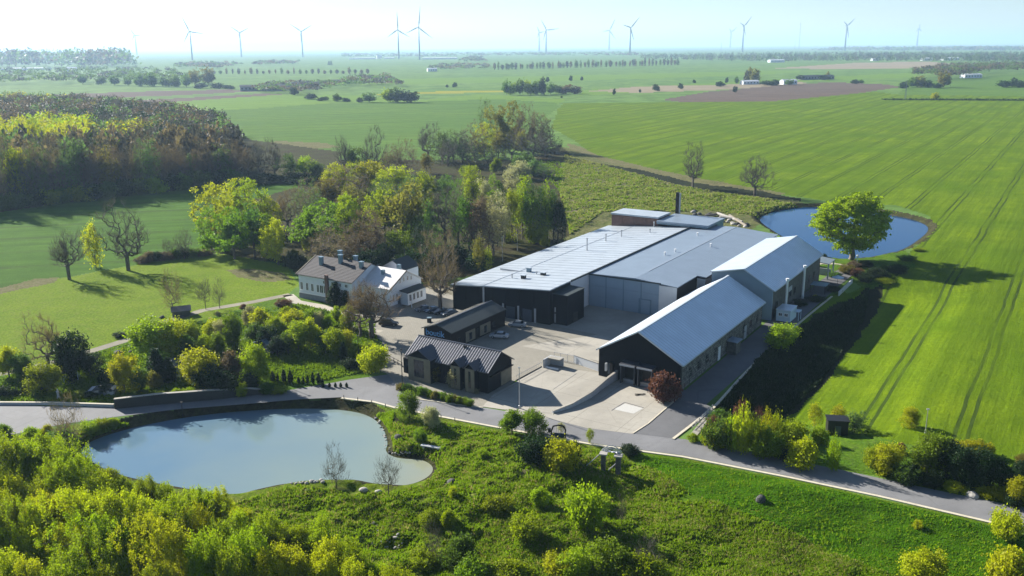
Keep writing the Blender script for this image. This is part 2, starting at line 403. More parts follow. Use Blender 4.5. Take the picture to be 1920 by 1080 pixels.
def height(X, Y):
    X = np.asarray(X, float); Y = np.asarray(Y, float); shp = X.shape; X = np.atleast_1d(X); Y = np.atleast_1d(Y)
    Z = np.zeros(X.shape)
    dx = X-O2[0]; dy = Y-O2[1]; u = dx*UA[0]+dy*UA[1]; v = dx*VA[0]+dy*VA[1]
    # dug slope right of the sheds
    prof = -3.2*sst(7.2, 13, v)+3.2*sst(19, 46, v)
    Z += prof*sst(-14, 4, u)*(1-sst(96, 118, u))
    # meadow lumps
    sm = sdist(MEADOW, X, Y, 40); k = sst(0, 5, -sm)
    Z += k*(vnoise(X, Y, 17)*1.6+vnoise(X+40, Y, 6)*.9+(vnoise(X, Y+20, 2.4)*.8+vnoise(X, Y, 1.1)*.45)*(1-.75*sst(14, 28, X)))
    # light lumps of the rough land behind
    far = sst(250, 300, Y)*(1-sst(420, 520, Y))*sst(-40, 0, X)*(1-sst(90, 130, X))
    Z += far*(vnoise(X, Y, 9)*.8+vnoise(X, Y, 3)*.5)
    for P, zw, wd in ((POND, ZP, 3.0), (LAKE, ZL, 3.2)):
        s = sdist(P, X, Y, 14)
        wv = vnoise(X, Y, 3.0)*.9
        b = zw-.05+(-zw+.05)*sst(-.1, wd, s+wv*sst(.2, 1.5, s))+np.where(s < 0, np.maximum(s*.35, -1.2), 0)
        Z = np.where(s < wd+1.2, np.minimum(b, np.where(s < wd, b, 0))*(1-sst(wd, wd+1.2, s))+Z*sst(wd*.6, wd+1.2, s), Z)
    return Z.reshape(shp)
def hz(x, y): return float(height(np.array([x]), np.array([y]))[0])
def gg(px, py):
    """the ground point seen at a photograph pixel"""
    z = 0.0
    for _ in range(5): q = gp(px, py, z); z = .5*z+.5*hz(q[0], q[1])
    q = gp(px, py, z); return np.array([q[0], q[1], hz(q[0], q[1])])

# land use, painted in order; outlines are where the borders lie on the ground
REG = ['far_green']; RP = []
def reg(mat, px): RP.append((mat, world_poly(px)))
reg('crop_light', [(-300, 230), (0, 205), (170, 192), (560, 176), (700, 180), (800, 187), (900, 176), (1060, 186), (1040, 200), (620, 205), (470, 240), (430, 262), (-300, 300)])
reg('crop_teal', [(300, 212), (480, 203), (620, 193), (800, 190), (930, 186), (1040, 192), (1048, 200), (1028, 216), (900, 300), (700, 330), (480, 345), (430, 262)])
reg('plowed', [(-300, 190), (0, 181), (250, 172), (420, 168), (500, 170), (330, 179), (0, 190), (-300, 205)])
reg('plowed', [(100, 197), (330, 184), (480, 176), (550, 176), (400, 186), (160, 203)])
reg('yellow', [(700, 178), (800, 172), (950, 169), (950, 172), (820, 176)])
reg('crop_light', [(620, 153), (800, 147), (1000, 143), (1300, 136), (1500, 131), (1500, 136), (1300, 145), (1000, 153), (700, 160)])
reg('crop_light', [(1100, 168), (1250, 160), (1400, 152), (1720, 136), (1720, 145), (1560, 150), (1300, 166), (1080, 180)])
reg('tan', [(1100, 171), (1200, 162), (1290, 160), (1330, 160), (1500, 153), (1520, 157), (1360, 168), (1200, 174)])
reg('plowed', [(1240, 187), (1330, 172), (1460, 160), (1560, 154), (1660, 158), (1690, 163), (1600, 176), (1480, 190), (1300, 194)])
reg('tan', [(1450, 128), (1600, 118), (1740, 115), (1790, 120), (1740, 127), (1560, 130)])
reg('crop_teal', [(1690, 170), (1740, 150), (1920, 138), (2200, 136), (2200, 186), (1680, 184)])
reg('crop_bright', [(1045, 206), (1056, 194), (1280, 192), (1450, 190), (1640, 172), (1690, 178), (2300, 184), (2700, 420), (2700, 1300), (1940, 965), (1700, 905), (1500, 862), (1400, 820), (1340, 770), (1540, 560), (1680, 500), (1740, 440), (1745, 405), (1680, 385), (1560, 378), (1450, 362), (1270, 330), (1120, 295), (1075, 262), (1035, 240)])
reg('dry', [(1060, 276), (1100, 285), (1140, 300), (1270, 330), (1450, 362), (1520, 385), (1430, 415), (1400, 440), (1150, 440), (1060, 455), (1040, 380), (960, 340), (960, 300)])
reg('soil', [(1038, 378), (1100, 372), (1150, 385), (1120, 400), (1055, 398)])
reg('soil', [(1060, 268), (1090, 275), (1120, 291), (1250, 322), (1400, 350), (1470, 362), (1470, 366), (1380, 354), (1240, 331), (1120, 299), (1070, 280)])
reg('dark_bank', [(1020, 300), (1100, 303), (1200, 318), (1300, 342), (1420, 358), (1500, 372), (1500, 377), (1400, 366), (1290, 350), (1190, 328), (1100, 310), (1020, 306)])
reg('soil', [(520, 264), (610, 268), (640, 276), (560, 282), (480, 272)])
reg('crop_left', [(-600, 430), (0, 395), (260, 350), (480, 335), (620, 345), (560, 400), (420, 470), (290, 490), (140, 516), (0, 541), (-600, 640)])
reg('woodland_ground', [(-600, 210), (0, 195), (200, 200), (330, 222), (430, 245), (470, 262), (640, 285), (620, 335), (480, 338), (300, 352), (0, 398), (-600, 450)])
reg('forest_floor', [(385, 470), (380, 400), (560, 350), (620, 300), (800, 300), (1000, 300), (1050, 270), (1070, 290), (1040, 330), (1060, 380), (1072, 440), (960, 500), (870, 520), (780, 530), (560, 520), (540, 495), (430, 482)])
reg('paddock', [(-700, 700), (0, 545), (60, 530), (140, 517), (290, 491), (420, 476), (540, 500), (560, 535), (540, 552), (430, 585), (330, 615), (170, 660), (80, 690), (0, 700), (-700, 900)])
reg('soil', [(-50, 548), (0, 540), (60, 524), (110, 520), (100, 530), (30, 545), (-50, 562)])
reg('soil', [(425, 506), (470, 503), (530, 512), (548, 524), (500, 530), (450, 520)])
reg('garden', [(-700, 900), (0, 700), (80, 690), (170, 660), (330, 615), (430, 585), (540, 552), (570, 560), (720, 590), (740, 640), (730, 690), (660, 712), (520, 740), (400, 752), (215, 766), (0, 760), (-700, 800)])
reg('lawn', [(505, 668), (560, 660), (620, 680), (700, 700), (690, 712), (640, 716), (540, 722), (500, 700)])
reg('meadow', [(-900, 1100), (-100, 830), (0, 822), (120, 800), (215, 786), (330, 770), (470, 758), (560, 750), (640, 746), (740, 767), (827, 784), (933, 804), (1123, 838), (1280, 858), (1480, 897), (1647, 932), (1853, 980), (2000, 1020), (2600, 1500), (-900, 1500)])
reg('lawn', [(1180, 845), (1280, 860), (1480, 899), (1647, 934), (1853, 983), (2000, 1030), (1900, 1100), (1600, 990), (1350, 950), (1230, 930)])
reg('garden', [(1290, 826), (1400, 845), (1500, 860), (1700, 905), (1940, 960), (2100, 1000), (2100, 940), (1900, 880), (1700, 830), (1520, 770), (1420, 750), (1340, 768)])
reg('dark_bank', [(1345, 765), (1440, 650), (1560, 565), (1640, 520), (1660, 530), (1640, 570), (1560, 680), (1500, 740), (1440, 770), (1380, 780)])  # shade of the sheds darkened into the ground colour of the bank
reg('garden', [(1500, 492), (1560, 482), (1700, 470), (1720, 500), (1640, 530), (1560, 520)])
reg('soil', [(842, 924), (880, 910), (940, 893), (1000, 876), (1045, 868), (1090, 860), (1092, 864), (1050, 873), (1000, 884), (940, 900), (890, 918), (850, 930)])
reg('soil', [(688, 985), (715, 975), (760, 958), (800, 946), (860, 930), (862, 934), (800, 954), (750, 972), (700, 992)])
reg('soil', [(800, 916), (840, 900), (850, 906), (830, 922), (806, 926)])
nx, ny = 860, 640
tt = np.linspace(-.86, .86, nx)
yr = np.concatenate([np.linspace(1180, 640, 300)[:-1], np.linspace(640, 130, 310)[:-1], np.linspace(130, 92, 40)[:-1], np.array([92, 91, 90, 89.2, 88.5])])
yy = np.array([gp(956, q)[1] for q in yr])
yy = np.concatenate([[18, 40, 60, 75], yy[yy > 78], [60000]])
Tg, Yg = np.meshgrid(tt, yy); Xg = Tg*(Yg+30)
Zg = height(Xg, Yg)
ny, nx = Xg.shape
idx = np.arange(nx*ny).reshape(ny, nx)
F = np.stack([idx[:-1, :-1], idx[:-1, 1:], idx[1:, 1:], idx[1:, :-1]], -1)
Xc = (Xg[:-1, :-1]+Xg[1:, 1:])/2; Yc = (Yg[:-1, :-1]+Yg[1:, 1:])/2
rid = np.zeros(Xc.shape, int); names = ['far_green']
# borders between crops wander a little
jx = Xc+vnoise(Xc, Yc, 5)*1.0; jy = Yc+vnoise(Xc+9, Yc, 5)*1.0
for mname, P in RP:
    if mname not in names: names.append(mname)
    rid[inside(P, jx, jy)] = names.index(mname)
sp = sdist(POND, Xc, Yc, 8); slk = sdist(LAKE, Xc, Yc, 8)
names.append('bank'); bk = len(names)-1
wv = vnoise(Xc, Yc, 2.5)*1.6
rid[(sp < 2.4+wv) & (sp > -8)] = bk; rid[(slk < 3.2+wv) & (slk > -8)] = bk
V = np.stack([Xg, Yg, Zg], -1).reshape(-1, 3)
PLAIN = {'far_green': 'grassland', 'crop_bright': 'field', 'crop_teal': 'field', 'crop_left': 'field', 'crop_light': 'field', 'plowed': 'plowed_field', 'tan': 'stubble_field', 'yellow': 'field',
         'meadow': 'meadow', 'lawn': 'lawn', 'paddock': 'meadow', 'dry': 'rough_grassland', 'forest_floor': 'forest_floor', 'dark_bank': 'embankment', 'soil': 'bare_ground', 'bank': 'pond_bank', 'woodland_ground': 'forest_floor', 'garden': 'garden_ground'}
for i, nm in enumerate(names):
    f = F[rid == i].reshape(-1, 4)
    if not len(f): continue
    us, inv = np.unique(f.ravel(), return_inverse=True)
    me = mesh_np(PLAIN[nm], V[us], inv.reshape(-1, 4), M[nm], smooth=True)
    link(PLAIN[nm], me, kind='structure')
# the plain beyond the sides and behind
mb = MB()
for sgn in (-1, 1):
    e = .86
    mb.v += [(sgn*e*(18+30), 18, 0), (sgn*e*60030, 60000, 0), (sgn*90000, 60000, 0), (sgn*90000, -3000, 0), (sgn*e*48, -3000, 0)]
    b = len(mb.v)-5; mb.f.append(tuple(b+i for i in range(5)))
mb.v += [(-e*48, 18, 0), (e*48, 18, 0), (e*48, -3000, 0), (-e*48, -3000, 0)]; b = len(mb.v)-4; mb.f.append((b, b+1, b+2, b+3))
mb.build('ground', M['far_green'], kind='structure')

def sheet(name, px, mat, z, sm=0, kind='structure', world=False, **k):
    P = np.asarray(px, float) if world else world_poly(px)
    if sm: P = smooth_poly(P, sm)
    if np.sum(P[:, 0]*np.roll(P[:, 1], -1)-np.roll(P[:, 0], -1)*P[:, 1]) < 0: P = P[::-1]
    return poly(name, [(a, b, z) for a, b in P], [tuple(range(len(P)))], mat, kind=kind, **k)
sheet('pond_water', POND+(POND-POND.mean(0))*.004, M['pond'], ZP, world=True)
sheet('lake_water', LAKE+(LAKE-LAKE.mean(0))*.004, M['lake'], ZL, world=True)

# main road
rd_lo = [(-400, 905), (-100, 832), (0, 819), (60, 808), (120, 795), (215, 782), (330, 768), (470, 757), (560, 749), (640, 745), (700, 752), (740, 763), (827, 780), (933, 800), (1020, 816), (1123, 833), (1280, 854), (1480, 893), (1647, 928), (1853, 976), (1990, 1010), (2400, 1130)]
rd_hi = [(2400, 1075), (1990, 970), (1920, 952), (1813, 931), (1707, 909), (1580, 882), (1480, 862), (1380, 844), (1285, 824), (1190, 812), (1100, 803), (1030, 785), (905, 764), (840, 757), (770, 747), (748, 732), (728, 702), (700, 706), (655, 712), (600, 722), (520, 735), (400, 748), (300, 757), (215, 764), (100, 762), (0, 758), (-100, 760), (-400, 790)]
sheet('road', rd_lo+rd_hi, M['asphalt'], .03)
def strip(name, px, wd, mat, z0, z1, kind='structure', close=False, **k):
    P = world_poly(px); mb = MB()
    L = []; Rr = []
    for i in range(len(P)):
        a = P[max(0, i-1)]; b = P[min(len(P)-1, i+1)]; d = (b-a)/np.linalg.norm(b-a); nrm = np.array([-d[1], d[0]])
        L.append(P[i]+nrm*wd/2); Rr.append(P[i]-nrm*wd/2)
    for i in range(len(P)-1):
        q = [L[i], Rr[i], Rr[i+1], L[i+1]]; mb.slab([(a[0], a[1], z1) for a in q], z1-z0)
    return mb.build(name, mat, kind=kind, **k)
strip('kerb', [(640, 747), (700, 754), (740, 765), (827, 782), (933, 802), (1020, 818), (1123, 836), (1280, 857), (1480, 896), (1647, 931), (1853, 979), (1990, 1013)], .55, M['kerb'], 0, .13)
strip('kerb', [(770, 747), (840, 757), (905, 765)], .25, M['kerb'], 0, .13)
# yard and access
sheet('yard_paving', [(728, 702), (700, 690), (724, 668), (716, 640), (690, 618), (640, 600), (700, 590), (730, 560), (800, 540), (868, 560), (870, 600), (1043, 640), (1110, 575), (1230, 585), (1345, 540), (1280, 640), (1130, 700), (1020, 690), (968, 712), (905, 764), (840, 757), (770, 747), (748, 732)], M['paving'], .015)
sheet('yard_paving', [uv2(-60, -6), uv2(-30, -11), uv2(-29, 3), uv2(-17.5, 5), uv2(-17.5, 30), uv2(-44, 46), uv2(-73, 26)], M['paving'], .025, world=True)
sheet('yard_slab', [uv2(-41, 8), uv2(-18, 8), uv2(-18, 46), uv2(-42, 46), uv2(-39, 26), uv2(-30, 24)], M['concrete'], .035, world=True)
sheet('courtyard_slab', [uv2(-43.3, 25), uv2(-18, 23.4), uv2(-18, 46), uv2(-43.3, 46)], M['concrete2'], .05, world=True)
sheet('apron_slab', [(1035, 779), (1168, 708), (1272, 740), (1268, 752), (1187, 814), (1100, 803), (1030, 785)], M['concrete'], .045)
sheet('apron_slab', [(945, 772), (1020, 742), (1042, 772), (1030, 785), (1000, 783)], M['concrete'], .04)
sheet('drive', [(1187, 814), (1268, 752), (1285, 730), uv2(.6, 12), ] and [(1187, 813), (1215, 795), (1272, 744), (1278, 728), (1335, 765), (1290, 800), (1262, 822)], M['asphalt2'], .05)
sheet('side_road', [uv2(.5, -3), uv2(6.6, -5), uv2(7.0, 20), uv2(7.0, 60), uv2(7.4, 100), uv2(8, 116), uv2(2, 118), uv2(.5, 60)], M['asphalt2'], .04, world=True)
strip('kerb', [(1262, 824), (1300, 795), (1338, 765), (1392, 705), (1452, 645), (1520, 588), (1560, 556)], .5, M['kerb'], 0, .16)
strip('kerb', [(1187, 813), (1215, 795), (1272, 746)], .25, M['kerb'], 0, .14)
# tracks
def track(name, px, wd, mat, z=.02): return strip(name, px, wd, mat, z-.02, z)
track('path', [(540, 553), (556, 566), (600, 574), (650, 590), (700, 596)], 3.0, M['path'])
track('path', [(-60, 712), (60, 690), (150, 665), (230, 640), (310, 604), (380, 582), (470, 567), (545, 552)], 2.8, M['dirt'])
track('path', [(790, 535), (830, 545), (862, 560)], 9, M['dirt'], .006)
track('path', [(200, 715), (330, 690), (470, 632), (560, 620), (660, 612), (715, 622)], 1.8, M['path'])
track('path', [(1500, 500), (1540, 492), (1590, 500)], 4, M['path'])
# white marking plate on the apron, road repairs
sheet('manhole_slab', [(1172, 757), (1206, 766), (1188, 776), (1150, 768)], M['plate'], .06)
strip('slab_joint', [(1081, 701), (1037, 731)], .16, M['asphalt2'], .04, .08)
strip('slab_joint', [(1172, 755), (1207, 765)], .2, M['asphalt2'], .02, .066)
strip('slab_joint', [(1171, 755), (1147, 770)], .2, M['asphalt2'], .02, .066)
# haze
bpy.ops.mesh.primitive_cube_add(size=1)
hzb = bpy.context.object; hzb.name = 'haze'; hzb.location = (0, 20000, 148); hzb.scale = (250000, 250000, 302)
hm = bpy.data.materials.new('haze_air'); hm.use_nodes = True; hn = hm.node_tree; hn.nodes.remove(hn.nodes['Principled BSDF'])
pv = hn.nodes.new('ShaderNodeVolumePrincipled'); pv.inputs['Color'].default_value = (.50, .71, 1.0, 1); pv.inputs['Density'].default_value = .00008
pv.inputs['Anisotropy'].default_value = .25
hn.links.new(pv.outputs[0], hn.nodes['Material Output'].inputs['Volume']); hzb.data.materials.append(hm); hzb['kind'] = 'stuff'
# ------------------------------------------------------------------ buildings (local axes: x across = v, y along = u)
def bld(name, v, u, label, cat, group=None):
    x, y = uv2(v, u); return empty(name, (x, y, 0), -TH, label=label, cat=cat, group=group)
def window(par, x, y, z, w_, h, face, frame, depth=.08, glass=None, sill=True, name='window'):
    """face: 'y-' looks to -y, 'x+' looks to +x"""
    mb = MB(); g = MB(); t = .12
    def B(m, a0, a1, z0, z1, d0, d1):
        if face == 'y-': m.box(x+a0, x+a1, y-d1, y-d0, z0, z1)
        elif face == 'x+': m.box(x+d0, x+d1, y+a0, y+a1, z0, z1)
        elif face == 'x-': m.box(x-d1, x-d0, y+a0, y+a1, z0, z1)
        else: m.box(x+a0, x+a1, y+d0, y+d1, z0, z1)
    B(mb, -w_/2, -w_/2+t, z, z+h, .004, depth); B(mb, w_/2-t, w_/2, z, z+h, .004, depth)
    B(mb, -w_/2+t, w_/2-t, z, z+t, .004, depth); B(mb, -w_/2+t, w_/2-t, z+h-t, z+h, .004, depth)
    B(mb, -.04, .04, z+t, z+h-t, .004, depth-.01)
    B(g, -w_/2+t, -.04, z+t, z+h-t, .003, depth-.05); B(g, .04, w_/2-t, z+t, z+h-t, .003, depth-.05)
    o = mb.build(name, frame, par); g.build('pane', glass or M['glass'], o)
    if sill:
        s = MB(); B(s, -w_/2-.1, w_/2+.1, z-.12, z-.01, .004, depth+.1); s.build('sill', frame, o)
    return o
def seams(par, p00, p10, p01, p11, step, h, wd, mat, name='roof_seam'):
    """raised seams running from edge p00-p10 to edge p01-p11"""
    a, b, c, d = [Vector(q) for q in (p00, p10, p01, p11)]; n = max(2, int((b-a).length/step)); mb = MB()
    for i in range(n+1):
        t = (i+.0)/n; P = a.lerp(b, t); Q = c.lerp(d, t); e = (b-a).normalized()*wd/2
        k = len(mb.v)
        for q in (P, Q): mb.v += [tuple(q-e), tuple(q+e), tuple(q+e+Vector((0, 0, h))), tuple(q-e+Vector((0, 0, h)))]
        mb.f += [(k, k+4, k+5, k+1), (k+1, k+5, k+6, k+2), (k+2, k+6, k+7, k+3), (k+3, k+7, k+4, k), (k, k+1, k+2, k+3), (k+4, k+7, k+6, k+5)]
    return mb.build(name, mat, par, kind='stuff')
def roofplate(par, pts, t, mat, name='roof', **k): return MB().slab(pts, t).build(name, mat, par, **k)

# --- warehouse with pale roof
wp = bld('warehouse', -72, 25, 'wide low warehouse with black front wall and flat pale blue-white roof', 'warehouse')
W1 = 28.5; L1 = 90
prof = [(0, 0), (0, 6.3), (9.5, 7.2), (W1, 8.7), (W1, 0)]
wl = MB().ext(prof, 'y', 0, 0.6).build('front_wall', M['clad_black_b'], wp)
MB().ext(prof, 'y', .6, L1).build('wall', M['panel_white'], wp)
MB().box(W1+.002, W1+.06, 0, 10.3, 0, 8.45).build('side_cladding', M['clad_black_b'], wp)
r0 = roofplate(wp, [(-.5, -.6, 6.42), (9.5, -.6, 7.35), (9.5, L1+.4, 7.35), (-.5, L1+.4, 6.42)], .22, M['roof_white'])
r1 = roofplate(wp, [(9.5, -.6, 7.35), (W1+.3, -.6, 8.87), (W1+.3, L1+.4, 8.87), (9.5, L1+.4, 7.35)], .22, M['roof_white'])
seams(wp, (9.5, -.5, 7.352), (9.5, L1, 7.352), (W1+.2, -.5, 8.862), (W1+.2, L1, 8.862), 3.0, .05, .10, M['roof_white'])
seams(wp, (-.4, -.5, 6.43), (-.4, L1, 6.43), (9.5, -.5, 7.352), (9.5, L1, 7.352), 3.0, .05, .10, M['roof_white'])
MB().box(W1+.31, W1+.62, 10, L1+.4, 8.62, 9.02).build('gutter', M['roof_dark'], wp)
MB().box(9.46, 9.56, -.6, L1, 7.36, 7.44).build('roof_ridge', M['roof_seam'], wp)
for i in range(7):      # boarding of the black front, one bay each
    x0 = .15+i*(W1-.3)/7; x1 = x0+(W1-.3)/7-.14; z1 = 6.1+min(x0, 9.5)/9.5*.9+max(0, x0-9.5)/19*1.4
    MB().box(x0, x1, -.12, -.002, .3, z1-.05).build('wall_panel', M['clad_black'], wp)
for x in (9.4, 15.2, 19.6, 24.4): MB().box(x, x+.42, -.34, -.125, 0, 3.6 if x > 10 else 7).build('downpipe', M['wallc'], wp)
for x in (12.5, 17.5, 22.3): MB().box(x-1.3, x+1.3, -.20, -.125, 0, 3.1).build('door', M['navy'], wp)
for (x, y, s) in ((12.5, 17, 1.0), (18.3, 14.5, 1.1), (15.4, 9.5, 1.0)):
    v = MB().box(x-s/2, x+s/2, y-s/2, y+s/2, 7.4, 8.7).build('roof_vent', M['chim'] if y > 15 else M['black'], wp)
    MB().box(x-s*.7, x+s*.7, y-s*.7, y+s*.7, 8.71, 8.85).build('vent_cap', M['roof_seam'], v)
for (x, y) in ((12.0, 9.4), (16.0, 15.0)): MB().lathe([(.16, 7.4), (.16, 8.3), (.26, 8.35), (.26, 8.6)], 8, (x, y)).build('vent_pipe', M['steel'], wp)
for (x, y, h) in ((14, 47, 3.2), (12.6, 62, 1.6), (14, 70, 1.6), (20, 78, 1.2), (17, 88, 1.5)): MB().lathe([(.18, 7.5), (.18, 7.9+h), (.3, 7.95+h), (.3, 8.2+h)], 8, (x, y)).build('vent_pipe', M['steel'], wp)
MB().box(3.5, 12.0, 16.9, 17.1, 7.1, 7.5).build('cable_duct', M['steel'], wp)
for y in range(12, 88, 9): MB().box(-.12, -.01, y, y+7.5, 4.2, 5.6).build('window_band', M['glass'], wp)
# black annexe block at the corner and white wall behind it
ax = bld('annexe', -43.48, 26.5, 'black windowless block annexe attached to the right corner of the warehouse front', 'building')
MB().box(.02, 4.0, 0, 8.6, 0, 7.4).build('wall', M['clad_black'], ax)
roofplate(ax, [(.02, -.15, 7.7), (4.15, -.15, 7.55), (4.15, 8.7, 7.55), (.02, 8.7, 7.7)], .15, M['roof_dark'])
for x, z, h in ((.6, .4, 2.2), (.6, 3, 1.2)): MB().box(x, x+.25, -.12, -.002, z, z+h).build('pipe', M['wallc'], ax)
MB().box(4.001, 4.1, 3, 5.2, 0, 2.4).build('door', M['black'], ax)
for i in range(3):
    MB().box(W1+.002, W1+.12, 10.4+0, 20, .2+i*2.75, 2.85+i*2.75).build('white_wall_panel', M['panel_white'], wp)
# --- grey-roofed hall with the blue-grey panel wall
gh = bld('hall', -43.4, 45.2, 'tall hall with blue-grey panel wall facing the courtyard under a flat grey roof', 'warehouse')
GW = 26.2; GL = 76
zr = lambda x: 8.5-.04*abs(x-13)*1.0
MB().ext([(.02, 0), (.02, 8.4), (13, 8.75), (19.3, 7.9), (19.3, 0)], 'y', 0, GL).build('wall', M['panel_blue'], gh)
MB().ext([(19.302, 0), (19.302, 7.7), (GW, 7.2), (GW, 0)], 'y', 13.5, GL).build('side_wall', M['panel_white'], gh)
roofplate(gh, [(.25, -.3, 8.62), (13, -.3, 8.98), (13, GL, 8.98), (.25, GL, 8.62)], .2, M['roof_grey'])
roofplate(gh, [(13, -.3, 8.98), (24.2, -.3, 8.08), (24.2, 13.3, 8.08), (13, 13.3, 8.98)], .2, M['roof_grey'])
roofplate(gh, [(13, 13.3, 8.98), (GW+.3, 13.3, 7.9), (GW+.3, GL, 7.9), (13, GL, 8.98)], .2, M['roof_grey'])
MB().box(12.93, 13.07, 8, GL, 8.985, 9.05).build('roof_ridge', M['roof_seam'], gh)
for i in range(4):
    for j in range(3):
        MB().box(.2+i*4.85, .2+i*4.85+4.7, -.10, -.002, .15+j*2.7, .15+j*2.7+2.62).build('wall_panel', M['panel_blue'], gh)
for x in (4.9, 9.77, 14.6): MB().box(x-.02, x+.16, -.22, -.11, 0, 8.3).build('pilaster', M['chim'], gh)
MB().box(0, 20, -.42, -.3, 8.25, 8.6).build('fascia', M['roof_dark'], gh)
dr = MB().box(14.2, 14.45, -.30, -.12, 0, 3.9).box(17.2, 17.45, -.30, -.12, 0, 3.9).box(14.45, 17.2, -.30, -.12, 3.7, 3.9).build('gate_frame', M['chim'], gh)
MB().box(14.46, 17.19, -.20, -.12, 0, 3.69).build('gate_leaf', M['panel_blue'], dr)
MB().box(19.42, 24.0, -.10, .12, 0, 7.9).build('end_wall', M['panel_white'], gh)
MB().box(23.9, 24.1, .13, 13.2, 0, 7.7).build('recess_wall', M['clad_brown'], gh)
for (x, y) in ((9, 28), (10, 33), (16, 45), (7, 58)): MB().lathe([(.2, 8.5), (.2, 9.4), (.34, 9.45), (.34, 9.7)], 8, (x, y)).build('vent_pipe', M['white'], gh)
# --- brick boiler house and low blue roof behind
bh = bld('boiler_house', -71, 114.3, 'small brick boiler house with a pale flat roof behind the warehouse', 'building')
MB().box(0, 16.6, .3, 10, 0, 10.4).build('wall', M['brick'], bh)
roofplate(bh, [(-.3, .1, 11), (16.8, .1, 11), (16.8, 10.3, 11), (-.3, 10.3, 11)], .5, M['roof_white'])
for i in range(4): MB().box(.3+i*4.1, .3+i*4.1+3.7, .18, .298, 8.0, 10.2).build('brick_panel', M['brick'], bh)
lb = bld('low_annexe', -54.2, 113, 'flat blue-grey roofed extension between boiler house and grey roof', 'building')
MB().box(.05, 17.2, 9.2, 15, 0, 9.4).box(.05, 17.2, .2, 9.19, 9.05, 9.4).build('wall', M['chim'], lb)
roofplate(lb, [(0, 0, 10.1), (17.5, 0, 10.1), (17.5, 15.2, 10.1), (0, 15.2, 10.1)], .6, M['roof_grey'])
cs = bld('chimney_stack', -53.6, 128.8, 'slim dark chimney stack with a steel flue rising behind the brick boiler house', 'chimney')
MB().box(-.45, .45, -.45, .45, 0, 17.2).build('stack', M['black'], cs)
MB().lathe([(.3, 0), (.3, 16.6), (.36, 16.6), (.36, 17.0)], 10, (.9, 0)).build('flue', M['steel'], cs)

# --- two long sheds
def shed(name, v0, v1, vr, u0, u1, ze, zr_, zl, label, front, posts):
    e = bld(name, v1, u0, label, 'shed'); L = u1-u0; xl = v0-v1; xr = vr-v1
    MB().ext([(xl, 0), (xl, zl-.1), (xr, zr_-.15), (0, ze-.1), (0, 0)], 'y', .02, .5).build('front_wall', front, e)
    MB().ext([(xl, 0), (xl, zl-.1), (xr, zr_-.15), (0, ze-.1), (0, 0)], 'y', L-.5, L).build('back_wall', M['clad_brown'], e)
    MB().box(-.5, 0, .5, L-.5, 0, ze-.12).build('side_wall', M['rubble'], e)
    MB().box(xl, xl+.5, .5, L-.5, 0, zl-.12).build('side_wall', M['clad_brown'], e)
    sl_ = (zr_-ze)/(-xr); o = .55
    A = [(xr, -.4, zr_+.15), (o, -.4, ze-sl_*o+.15), (o, L+.4, ze-sl_*o+.15), (xr, L+.4, zr_+.15)]
    roofplate(e, A, .18, M['roof_galv'])
    sr = (zr_-zl)/(xr-xl)
    B_ = [(xl-.4, -.4, zl-sr*.4+.15), (xr, -.4, zr_+.15), (xr, L+.4, zr_+.15), (xl-.4, L+.4, zl-sr*.4+.15)]
    roofplate(e, B_, .18, M['roof_galv'])
    seams(e, (xr, -.3, zr_+.152), (xr, L+.3, zr_+.152), (o, -.3, ze-sl_*o+.152), (o, L+.3, ze-sl_*o+.152), 1.1, .04, .07, M['roof_seam'])
    MB().slab([(xr-.25, -.45, zr_+.22), (xr+.25, -.45, zr_+.22), (xr+.25, L+.45, zr_+.22), (xr-.25, L+.45, zr_+.22)], .06).build('ridge_cap', M['roof_seam'], e)
    a = A[0]; b = A[1]
    MB().slab([(a[0], -.62, a[2]+.1), (b[0], -.62, b[2]+.1), (b[0], -.41, b[2]+.1), (a[0], -.41, a[2]+.1)], .3).build('verge_board', M['roof_seam'], e)
    a = B_[0]; b = B_[1]
    MB().slab([(a[0], -.62, a[2]+.1), (b[0], -.62, b[2]+.1), (b[0], -.41, b[2]+.1), (a[0], -.41, a[2]+.1)], .3).build('verge_board', M['roof_seam'], e)
    MB().box(o+.002, o+.16, -.3, L+.3, ze-sl_*o-.12, ze-sl_*o+.08).build('gutter', M['roof_seam'], e)
    return e, L, xl, xr
sa, L, xl, xr = shed('long_shed', -17.6, 0, -8.9, 0, 51.3, 5.8, 10.8, 5.8, 'nearer long shed with black gable end, loading docks and galvanised pitched roof', M['clad_black_b'], 0)
for i in range(10):
    y = 5+i*4.7
    if abs(y-22) < 2 or abs(y-32) < 2: continue
    window(sa, 0, y, 1.9, 1.4, 1.6, 'x+', M['black'])
MB().box(.002, .12, 21, 22.3, 0, 3.0).build('door', M['white'], sa)
MB().box(.002, .12, 38, 39.6, 0, 3.0).build('door', M['wallc'], sa)
pn = MB().box(.15, 2.2, 26.2, 29.2, 0, 2.9).build('porch', M['rubble'], sa)
roofplate(sa, [(.1, 26, 3.15), (2.5, 26, 3.0), (2.5, 29.4, 3.0), (.1, 29.4, 3.15)], .15, M['roof_grey'], name='porch_roof')
